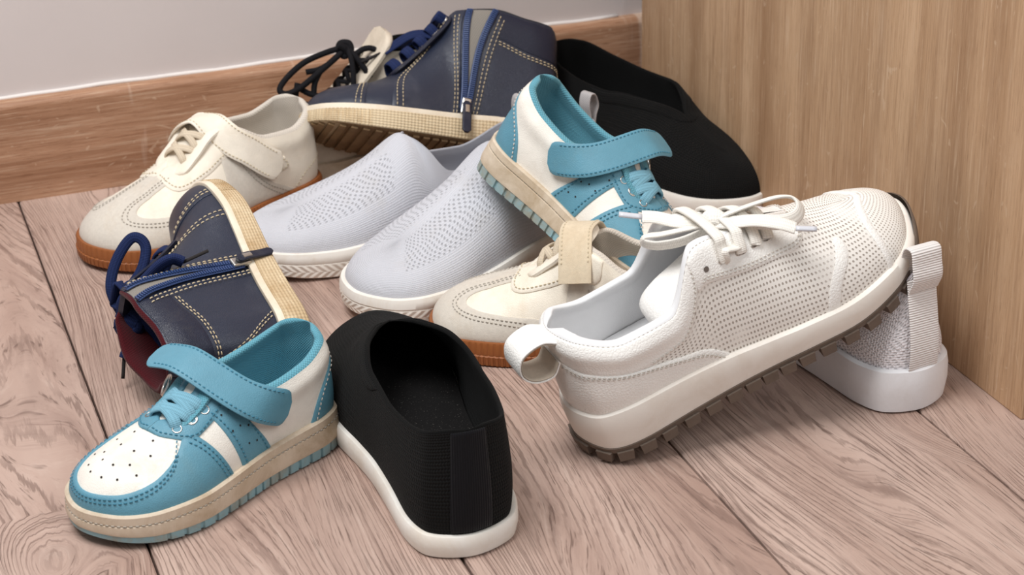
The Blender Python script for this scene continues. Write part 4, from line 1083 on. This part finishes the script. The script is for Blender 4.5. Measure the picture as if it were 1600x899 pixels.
def shoe_white(root, sc, mirror, wy=1.0):
    sf = Surf(rows_w('white', wy), bend=.009, mirror=mirror, scale=.01*sc)
    sf.bump(8.3, .80, 1.8, .16, .004).bump(10, .86, 1.4, .12, .003)
    L = sf.L
    def zb(x):
        u = x/L
        return .016*np.clip((u-.70)/.30, 0, 1.2)**2+.006*np.clip((.10-u)/.10, 0, 1)**2
    sole(sf, [(-.002, 0, .011), (.0035, 0, .011), (.0050, 0, .0122), (.0058, .55, .003), (.0060, .9, 0), (.0042, 1, .0020), (.0016, 1, .0034), (-.0005, 1, .003), (-.003, 1, .0)], 'midsole', MT['white_mid'], root, zb, 26)
    so = sole(sf, [(-.003, 0, .0068), (.0025, 0, .0068), (.0052, 0, .0074), (.0058, 0, .0118), (.002, 0, .0125), (-.003, 0, .0125)], 'outsole', MT['tread'], root, zb, 22)
    side = np.concatenate([np.arange(.25, 9.9, .50), [9.98]])
    lugs(sf, list(side)+list(-side), 'tread_lug', MT['tread'], so, zb, .018*sc, .0085, .0118*sc, z0=.0085)
    # rubber toe bumper rising over the front of the midsole
    ts = np.linspace(-1.5, 1.5, 50)
    G = []
    for f, off in ((0, .0050), (0.25, .0085), (.6, .0090), (.95, .0082), (1.0, .0062)):
        c, sg, ox, oy = sf.cols(ts); z0 = zb(c[:, 0])+.004
        rise = np.clip(1-(np.abs(ts)/1.5)**3, 0, 1)
        z = z0+f*rise*(c[:, 2]-z0+.004); o = off*(.55+.45*rise)
        G.append(sf.fin(np.stack([c[:, 0]+ox*o, sg*(c[:, 1]+oy*o), z], -1)))
    G = np.stack(G, 1); mesh('toe_bumper', G.reshape(-1, 3), gridf(50, 5, False, mirror < 0), MT['tread'], root, True)
    upper_outer(sf, 'upper', MT['white_perf'], root, 16, 26)
    lining(sf, 4.15, .0028, 'lining', MT['white_lin'], root, pad=.0045, ns=16)
    insole(sf, 'insole', MT['white_lin'], root)
    TH = MT['white_stitch']; WL = MT['white_lea']
    # heel counter, padded collar, eyestay, toe
    hc = patch(sf, [[(5.9, 0, 1), (14.1, 0, 1), (13.3, .26), (12.0, .50), (10.8, .60), (10, .62), (9.2, .60), (8.0, .50), (6.7, .26)]], .0015, 'heel_counter', WL, root)
    for e, o in ((.035, .0018), (.06, .0018)):
        stitches([edge_path(sf, [(6.15, .03), (6.8, .26-e), (8.05, .50-e), (9.2, .60-e), (10, .62-e), (10.8, .60-e), (11.95, .50-e), (13.2, .26-e), (13.85, .03)], o, 160)], 'stitching', TH, hc)
    cp = patch(sf, [[(7.6, .44, 1), (9.2, .60), (10, .62), (10.8, .60), (12.4, .44, 1), (13.4, .56), (13.8, .70), (13.9, .99, 1), (12, .99, 1), (10, .99, 1), (8, .99, 1), (6.1, .99, 1), (6.2, .70), (6.6, .56)]], .0010, 'collar_panel', WL, root)
    stitches([edge_path(sf, [(7.6, .48), (6.75, .58), (6.35, .71), (6.25, .93)], .0014), edge_path(sf, [(12.4, .48), (13.25, .58), (13.65, .71), (13.75, .93)], .0014)], 'stitching', TH, cp)
    es = patch(sf, [[(sg*3.0, 1, 1), (sg*2.95, .82), (sg*3.3, .62), (sg*4.3, .58), (sg*5.4, .60), (sg*6.25, .66, 1), (sg*6.28, .99, 1), (sg*5.2, .99, 1), (sg*4.2, .985, 1), (sg*4.0, 1, 1)] for sg in (1, -1)], .0018, 'eyestay', WL, root)
    for e in (.03, .055):
        stitches([edge_path(sf, [(sg*(3.0+e*2), .96), (sg*(3.0+e*2), .83), (sg*3.38, .63+e), (sg*4.3, .585+e), (sg*5.4, .605+e), (sg*6.15, .66+e)], .0021) for sg in (1, -1)], 'stitching', TH, es)
    patch(sf, [[(-1.9, 0, 1), (1.9, 0, 1), (1.7, .35), (1.5, .6), (.9, .74), (0, .78), (-.9, .74), (-1.5, .6), (-1.7, .35)]], .0006, 'toe_panel', MT['white_perf2'], root)
    tr = patch(sf, [[(sg*1.9, .02, 1), (sg*2.05, .02, 1), (sg*1.85, .40), (sg*1.6, .64), (sg*.9, .82), (sg*0.02, .86, 1), (sg*0.02, .78, 1), (sg*.85, .74), (sg*1.45, .58), (sg*1.7, .36)] for sg in (1, -1)], .0012, 'toe_trim', WL, root)
    for sg in (1, -1):
        patch(sf, [[(sg*3.3, .02, 1), (sg*3.55, .02, 1), (sg*3.35, .25), (sg*2.75, .48), (sg*2.55, .62), (sg*2.35, .58), (sg*2.55, .42), (sg*3.1, .24)]], .0009, 'side_trim', WL, root)
    # tongue sunk into the shoe
    c = .01*sc
    P = smoothpath(np.array([(20.5, 0, 7.4), (17.5, 0, 8.4), (14.5, .2, 8.8), (11.5, .9, 8.6), (9.6, 1.2, 8.3), (8.4, 1.2, 7.6), (8.3, 1.2, 6.9)])*np.array([1, mirror, 1])*c, 30)
    strap_path(P, unit(np.cross(np.gradient(P, axis=0), [0, -1., 0])), .046*sc, .011, 'tongue', WL, root)
    # heel pull loop
    a = sf(10, .93, .001); b = sf(10, .58, .001)
    q = np.array([a+np.array([.004, 0, -.003]), a+np.array([-.008, 0, .004]), (a+b)/2+np.array([-.024, 0, .012]), (a+b)/2+np.array([-.029, 0, -.001]), (a+b)/2+np.array([-.022, 0, -.012]), b+np.array([-.008, 0, -.004]), b+np.array([.0, 0, .004])])
    W = smoothpath(q, 40); T = unit(np.gradient(W, axis=0)); Nn = np.cross([0, 1., 0], T)
    lp = strap_path(W, Nn, .027*sc, .0024, 'pull_loop', WL, root, False)
    Nl = strap_path(W-Nn*.0014, Nn, .0266*sc, .0012, 'loop_inside', MT['raw'], lp, False)
    return sf
def shoe_boot(root, sc, mirror):
    sf = Surf(rows_w('boot', .88), bend=.006, mirror=mirror, scale=.01*sc)
    sf.bump(8.5, .86, 2.0, .12, .003)
    zb = sole_z(sf, .008)
    sole(sf, [(-.002, 0, 0), (.003, 0, 0), (.0052, 0, .0015), (.0055, .6, 0), (.0045, 1, .002), (.001, 1, .003), (-.003, 1, .001)], 'sole', MT['cup'], root, zb, 18)
    upper_outer(sf, 'upper', MT['boot_lea'], root, 14, 24)
    lining(sf, 5.3, .003, 'lining', MT['black_lining'], root, pad=.004)
    insole(sf, 'insole', MT['black_lining'], root)
    for sg in (1, -1):
        es = patch(sf, [[(sg*3.0, .98, 1), (sg*3.0, .70), (sg*4.0, .72), (sg*5.0, .80), (sg*5.8, .86), (sg*6.0, .985, 1), (sg*5.0, .96, 1), (sg*4.0, .93)]], .0020, 'eyestay', MT['boot_lea'], root)
        for t, s in ((3.3, .82), (3.8, .86), (4.35, .89), (4.9, .90), (5.5, .92)):
            V, F = ring(sf(sg*t, s, .003), sf.nrm(sg*t, s), .0042, .0014); mesh('lace_hook', V, F, MT['metal'], root)
    c = .01*sc
    tongue(sf, 3.2, 5.1, .045, .056*sc, .008, MT['boot_lea'], root, rise=.1)
    for a, b in ((3.3, 3.8), (3.8, 3.3), (3.8, 4.35), (4.35, 3.8), (4.35, 4.9), (4.9, 4.35), (4.9, 5.5), (5.5, 4.9)):
        s = lambda t: np.interp(t, (3.3, 3.8, 4.35, 4.9, 5.5), (.82, .86, .89, .90, .92))
        P, N = cross_path(sf, a, s(a), b, s(b), .004, .005); ribbon(P, N, .0044, .0044, 'lace', MT['black_lace'], root, p=2)
    return sf
# lace runs, centimetres in each shoe's own frame
LACE = {
 'W_loopR': [(15.13, -0.18, 12.02), (16.45, -0.42, 12.06), (18.49, -0.46, 11.72), (20.18, -0.66, 11.4), (21.13, -0.95, 10.93), (21.2, -1.74, 10.55), (20.47, -2.44, 10.43), (19.25, -2.51, 10.68), (17.66, -1.59, 11.14), (15.49, -0.5, 11.68)],
 'W_endR': [(15.06, -0.24, 11.91), (15.96, -1.19, 11.89), (17.47, -2.16, 11.68), (18.87, -3.14, 11.08), (19.62, -3.7, 10.53)],
 'W_tipR': [(19.62, -3.7, 10.53), (20.88, -4.31, 10.04)],
 'W_endL': [(15.13, -0.18, 12.02), (14.06, 0.52, 12.16), (12.97, 1.33, 12.44), (11.97, 2.16, 12.95), (11.12, 2.58, 13.29)],
 'W_tipL': [(11.12, 2.58, 13.29), (9.78, 3.32, 13.93)],
 'W_loopL': [(15.02, -0.28, 11.85), (13.37, 0.27, 12.13), (11.67, 1.05, 12.2), (10.59, 1.69, 12.27), (10.3, 1.52, 11.95), (11.09, 0.77, 11.65), (12.76, -0.03, 11.55), (14.89, -0.4, 11.64)],
 'W_down': [(15.05, -0.36, 11.75), (15.4, -1.45, 11.38), (15.39, -2.59, 10.85), (15.11, -3.33, 10.09)],
 'W_knot': [(14.46, -0.08, 11.96), (15.0, 0.09, 12.36), (15.67, -0.16, 12.2), (15.61, -0.55, 11.64), (14.88, -0.52, 11.47)],
 'NA_1': [(11.84, 0.13, 10.24), (12.65, 0.11, 11.24), (13.86, -0.19, 11.5), (15.04, -0.57, 11.27), (16.16, -1.05, 10.5), (17.27, -1.55, 9.67)],
 'NA_tip': [(17.27, -1.55, 9.67), (19.26, -2.34, 8.62)],
 'NA_2': [(11.99, 0.15, 10.53), (13.43, -0.57, 11.09), (14.86, -1.24, 10.86), (15.37, -1.57, 9.98), (14.75, -1.34, 9.21), (13.21, -0.41, 9.51), (12.01, 0.19, 10.78)],
 'NA_3': [(13.88, -0.83, 8.45), (13.05, 0.06, 9.0), (12.05, 0.5, 9.77), (12.43, 0.07, 10.76)],
 'NB_loop1': [(10.1, 2.1, 11.07), (11.19, 1.4, 11.69), (12.43, 0.39, 12.14), (13.3, -0.8, 11.89), (13.96, -2.12, 11.22), (14.26, -3.18, 10.37), (13.89, -3.32, 9.73), (13.22, -2.78, 9.46), (12.43, -1.54, 9.88), (11.93, -0.26, 10.72), (11.3, 0.9, 11.25), (10.24, 2.01, 11.14)],
 'NB_loop2': [(10.15, 2.12, 11.16), (10.89, 0.84, 11.65), (10.96, -0.34, 11.36), (10.65, -1.72, 10.35), (10.63, -3.17, 9.25), (10.5, -3.78, 8.35), (10.14, -3.66, 7.62)],
 'NB_tip2': [(10.14, -3.66, 7.62), (9.68, -4.93, 5.93)],
 'NB_end': [(10.09, 2.2, 11.17), (9.43, 2.96, 11.19), (9.03, 3.75, 11.58), (8.75, 4.26, 11.82)],
 'NB_tipe': [(8.75, 4.26, 11.82), (7.81, 5.54, 12.07)],
 'NB_loop3': [(9.94, 2.23, 11.01), (9.33, 3.27, 10.81), (8.48, 4.15, 10.31), (8.02, 4.12, 9.68), (8.18, 3.21, 9.22), (8.83, 2.42, 9.37), (9.75, 1.75, 10.19), (10.08, 1.92, 10.84)],
 'NB_knot': [(10.68, 1.96, 11.68), (10.86, 1.5, 11.37), (10.32, 1.55, 10.71), (9.78, 2.15, 10.71), (9.85, 2.63, 11.35), (10.32, 2.43, 11.74)],
 'NB_lace': [(10.13, 1.67, 10.6), (10.24, -0.05, 9.74), (10.46, -1.71, 9.11), (10.96, -3.13, 8.51)],
 'BT_loop': [(13.29, -0.02, 12.58), (15.07, -0.0, 12.32), (17.38, 0.02, 11.63), (19.31, 0.41, 10.48), (20.21, 0.86, 9.59), (19.72, 1.26, 9.19), (18.35, 1.26, 9.56), (16.11, 0.94, 10.81), (14.3, 0.54, 11.85), (13.28, 0.1, 12.35)],
 'BT_a': [(13.07, -0.04, 12.8), (13.0, 1.18, 11.85), (13.11, 2.05, 10.51), (13.42, 2.71, 8.94)],
 'BT_b': [(13.1, 0.01, 12.69), (12.52, 1.11, 11.89), (11.97, 1.82, 10.92), (11.47, 2.3, 9.88)],
 'BT_c': [(12.31, 0.67, 11.99), (11.36, 0.63, 12.36), (10.48, 0.91, 12.25), (9.93, 1.51, 11.5)],
 'BT_d': [(13.39, 0.06, 12.36), (14.5, 0.08, 11.42), (15.9, 0.29, 10.84), (17.27, 0.07, 10.66)],
 'BT_e': [(18.36, 0.72, 9.92), (18.75, 1.13, 8.8), (19.03, 1.72, 7.4), (19.03, 2.08, 6.21)],
 'BT_f': [(18.22, 0.8, 9.4), (17.56, 1.06, 8.92), (16.71, 1.35, 8.56), (15.87, 1.75, 8.42)],
 'BT_g': [(16.11, 0.94, 10.81), (16.71, 0.99, 9.75), (16.97, 1.19, 8.68)],
 'BT_h': [(19.41, 1.08, 8.37), (18.37, 1.42, 8.05), (17.21, 1.77, 7.79), (16.34, 2.01, 7.53)],
 'BT_knot': [(13.87, -0.09, 12.25), (13.51, -0.28, 12.92), (12.76, 0.03, 12.91), (12.72, 0.39, 12.23), (13.39, 0.34, 11.79)],
}

def lp(k): return np.array(LACE[k])*.01
def white_laces(root, sf, sc):
    m = MT['white_lace']
    for i, t in enumerate((5.5, 5.05, 4.6, 4.2)):
        a, e, b = sf(t, .76, .0034), sf(t, .88, .0048), sf(t, .985, .0055); c, d = sf(-(t+.1), .985, .0045), sf(-(t+.1), .80, .0030)
        mid = (b+c)/2+np.array([0, 0, .004])
        P = smoothpath([a-sf.nrm(t, .76)*.005, a, e, b, mid, c, d, d-sf.nrm(-t, .80)*.004], 48)
        N = unit(np.linspace(0, 1, 48)[:, None]*(sf.nrm(-t, .9)-sf.nrm(t, .9))+sf.nrm(t, .9)+np.array([0, 0, .35]))
        ribbon(P, N, .0092, .0032, 'lace', m, root)
    for t in (5.95, 5.5, 5.05, 4.6, 4.2):
        for q in (1, -1):
            mesh('eyelet', *disc(sf(q*t, .76, .0022), sf.nrm(q*t, .76), .0022, 12), MT['raw_dark'], root, False)
    fl = (.0112, .0026)
    cord(lp('W_loopR'), 0, 'lace_loop', m, root, 60, fl, (0, .5, 1)); cord(lp('W_loopL'), 0, 'lace_loop', m, root, 50, fl, (0, .4, 1))
    for k in ('R', 'L'):
        e = cord(lp('W_end'+k), 0, 'lace_end', m, root, 40, fl, (0, -.3, 1))
        P = lp('W_tip'+k); ribbon(np.linspace(P[0], P[1], 6), (0, 0, 1.), .0052, .0034, 'lace_tip', MT['lace_tip'], e, p=2)
    e = lp('W_down'); cord(list(e[:3])+[sf(5.5, .84, .006), sf(5.5, .76, .003), sf(5.5, .755, -.004)], 0, 'lace', m, root, 36, (.0088, .0026), (.3, -1, .6))
    k = lp('W_knot'); cord(list(k)+[k[0]], 0, 'lace_knot', m, root, 40, (.008, .006), (0, -.6, 1))
    c = k.mean(0); cord([c+np.array(v)*.01 for v in ((-.6, .3, -.35), (-.1, .05, .25), (.35, -.25, .1), (.5, -.45, -.5))], 0, 'lace_knot', m, root, 24, (.010, .007), (0, -.4, 1))
def navy_laces_top(root, sf, sc):
    m = MT['navy_lace']; fl = (.0115, .003)
    e = cord(lp('NA_1'), 0, 'lace_end', m, root, 40, fl, (0, .7, .5)); P = lp('NA_tip'); ribbon(np.linspace(P[0], P[1], 5), (0, 0, 1.), .0036, .003, 'lace_tip', MT['dark'], e, p=2)
    cord(lp('NA_2'), 0, 'lace_loop', m, root, 50, fl, (0, .7, .5)); cord(lp('NA_3'), 0, 'lace', m, root, 30, fl, (0, .7, .5))
def navy_laces_side(root, sf, sc):
    m = MT['navy_lace']; r = (.0085, .0058)
    cord(lp('NB_loop1'), 0, 'lace_loop', m, root, 80, r, (1, 0, .2)); cord(lp('NB_loop3'), 0, 'lace_loop', m, root, 50, r, (1, 0, .2))
    e = cord(lp('NB_loop2'), 0, 'lace_end', m, root, 50, (.0115, .006), (0, -1, .2)); P = lp('NB_tip2'); ribbon(np.linspace(P[0], P[1], 5), (0, -1., 0), .0030, .0026, 'lace_tip', MT['dark'], e, p=2)
    e = cord(lp('NB_end'), 0, 'lace_end', m, root, 24, r, (1, 0, .2)); P = lp('NB_tipe'); ribbon(np.linspace(P[0], P[1], 5), (1., 0, 0), .0030, .0026, 'lace_tip', MT['dark'], e, p=2)
    cord(lp('NB_lace'), 0, 'lace', m, root, 24, r, (0, -1, .2))
    k = lp('NB_knot'); cord(list(k)+[k[0]], 0, 'lace_knot', m, root, 40, (.011, .010), (1, 0, .2))
    c = k.mean(0); cord([c+np.array(v)*.01 for v in ((.5, -.2, .6), (.1, 0, .1), (-.3, .2, -.5))], 0, 'lace_knot', m, root, 20, (.018, .014), (1, 0, 0))
def boot_laces(root, sf, sc):
    m = MT['black_lace']
    cord(lp('BT_loop'), .0029, 'lace_loop', m, root, 80)
    for k in 'abcdefgh': cord(lp('BT_'+k), .0028, 'lace', m, root, 30)
    k = lp('BT_knot'); cord(list(k)+[k[0]], 0, 'lace_knot', m, root, 40, (.006, .006)); c = k.mean(0)
    cord([c+np.array(v)*.01 for v in ((.5, 0, .5), (0, .2, .1), (-.3, .2, -.6))], 0, 'lace_knot', m, root, 20, (.009, .007))
POSE = {
 'blueA': ('blue', ([0.2985, 1.2664, 0.0], [208, 0, 0]), 1.063, 1),
 'blueB': ('blue', ([.516, 1.490, .1015], [-58, -25.5, -12]), 1.10, -1),
 'beigeA': ('beige', ([0.412, 1.730, 0.0], [206.5, 0, 0]), 1.065, 1),
 'beigeB': ('beige', ([0.626, 1.256, 0.0], [147, 0, 0]), 1.0, -1),
 'blackA': ('black', ([0.353, 1.0491, 0.0], [90, 0, 0]), 1.12, 1),
 'blackB': ('black', ([.697, 1.777, 0.014], [-77, -3, 0]), 1.06, -1),
 'lilacA': ('lilac', ([0.731, 1.1119, 0.0], [98.5, 0, 0]), 1.06, 1),
 'greyA': ('grey', ([0.5895, 1.606, 0], [190, 0, 0]), 1.1, 1),
 'greyB': ('grey', ([0.641, 1.546, 0], [203, 0, 0]), 1.14, -1),
 'white': ('white', ([.466, 1.165, 0.0012], [1.5, 20, 5]), 1.04, -1),
 'navyA': ('navy', ([.6437, 1.6577, .0165], [171.9, 12.5, 34.6]), 1.047, 1),
 'navyB': ('navy', ([.308, 1.312, .023], [97, 17, -82]), .955, -1),
 'boot': ('boot', ([.600, 1.772, 0], [182, 0, 0]), .92, 1),
}
def make(key, name, label, group, **kw):
    typ, pz, sc, mi = POSE[key]
    M_ = pose(*pz)
    o = thing(name, label, 'shoe', M_, group)
    sf = globals()['shoe_'+typ](o, sc, mi, **kw)
    return o, sf, M_
make('blueA', 'sneaker', 'blue and white strap sneaker lying nearest the camera at lower left', 'blue and white sneakers')
make('blueB', 'sneaker', 'blue and white strap sneaker propped heel up beside the black slip-on by the cabinet', 'blue and white sneakers')
make('beigeA', 'sneaker', 'cream sneaker with gum sole standing against the baseboard at left', 'cream gum sole sneakers')
make('beigeB', 'sneaker', 'cream sneaker with gum sole half hidden behind the large white sneaker', 'cream gum sole sneakers', strap='narrow')
o, sf, m = make('navyA', 'high_top_shoe', 'navy leather high-top tipped over on top of the pile by the wall', 'navy zip high-tops')
zip_pull(o, sf, POSE['navyA'][2], (.05, .3, -1)); navy_laces_top(o, sf, 1)
o, sf, m = make('navyB', 'high_top_shoe', 'navy leather high-top lying on its side behind the front blue sneaker', 'navy zip high-tops', liner='red')
zip_pull(o, sf, POSE['navyB'][2], (.25, .05, -1)); navy_laces_side(o, sf, 1)
make('greyA', 'slip_on_shoe', 'light grey knit slip-on whose heel lies under the navy high-top', 'grey knit slip-ons', low=.88)
make('greyB', 'slip_on_shoe', 'light grey knit slip-on whose heel lies under the propped blue sneaker', 'grey knit slip-ons')
make('blackA', 'slip_on_shoe', 'black knit slip-on in front with its heel towards the camera', 'black knit slip-ons')
make('blackB', 'slip_on_shoe', 'black knit slip-on in the corner between baseboard and cabinet', 'black knit slip-ons')
o, sf, m = make('white', 'sneaker', 'large white leather sneaker with laces tied resting its toe on a knit shoe', None)
white_laces(o, sf, 1)
make('lilacA', 'slip_on_shoe', 'pale knit shoe with a ribbon heel loop under the large white sneaker', None)
o, sf, m = make('boot', 'ankle_boot', 'cream leather boot with black laces behind the tipped navy high-top', None)
boot_laces(o, sf, 1)
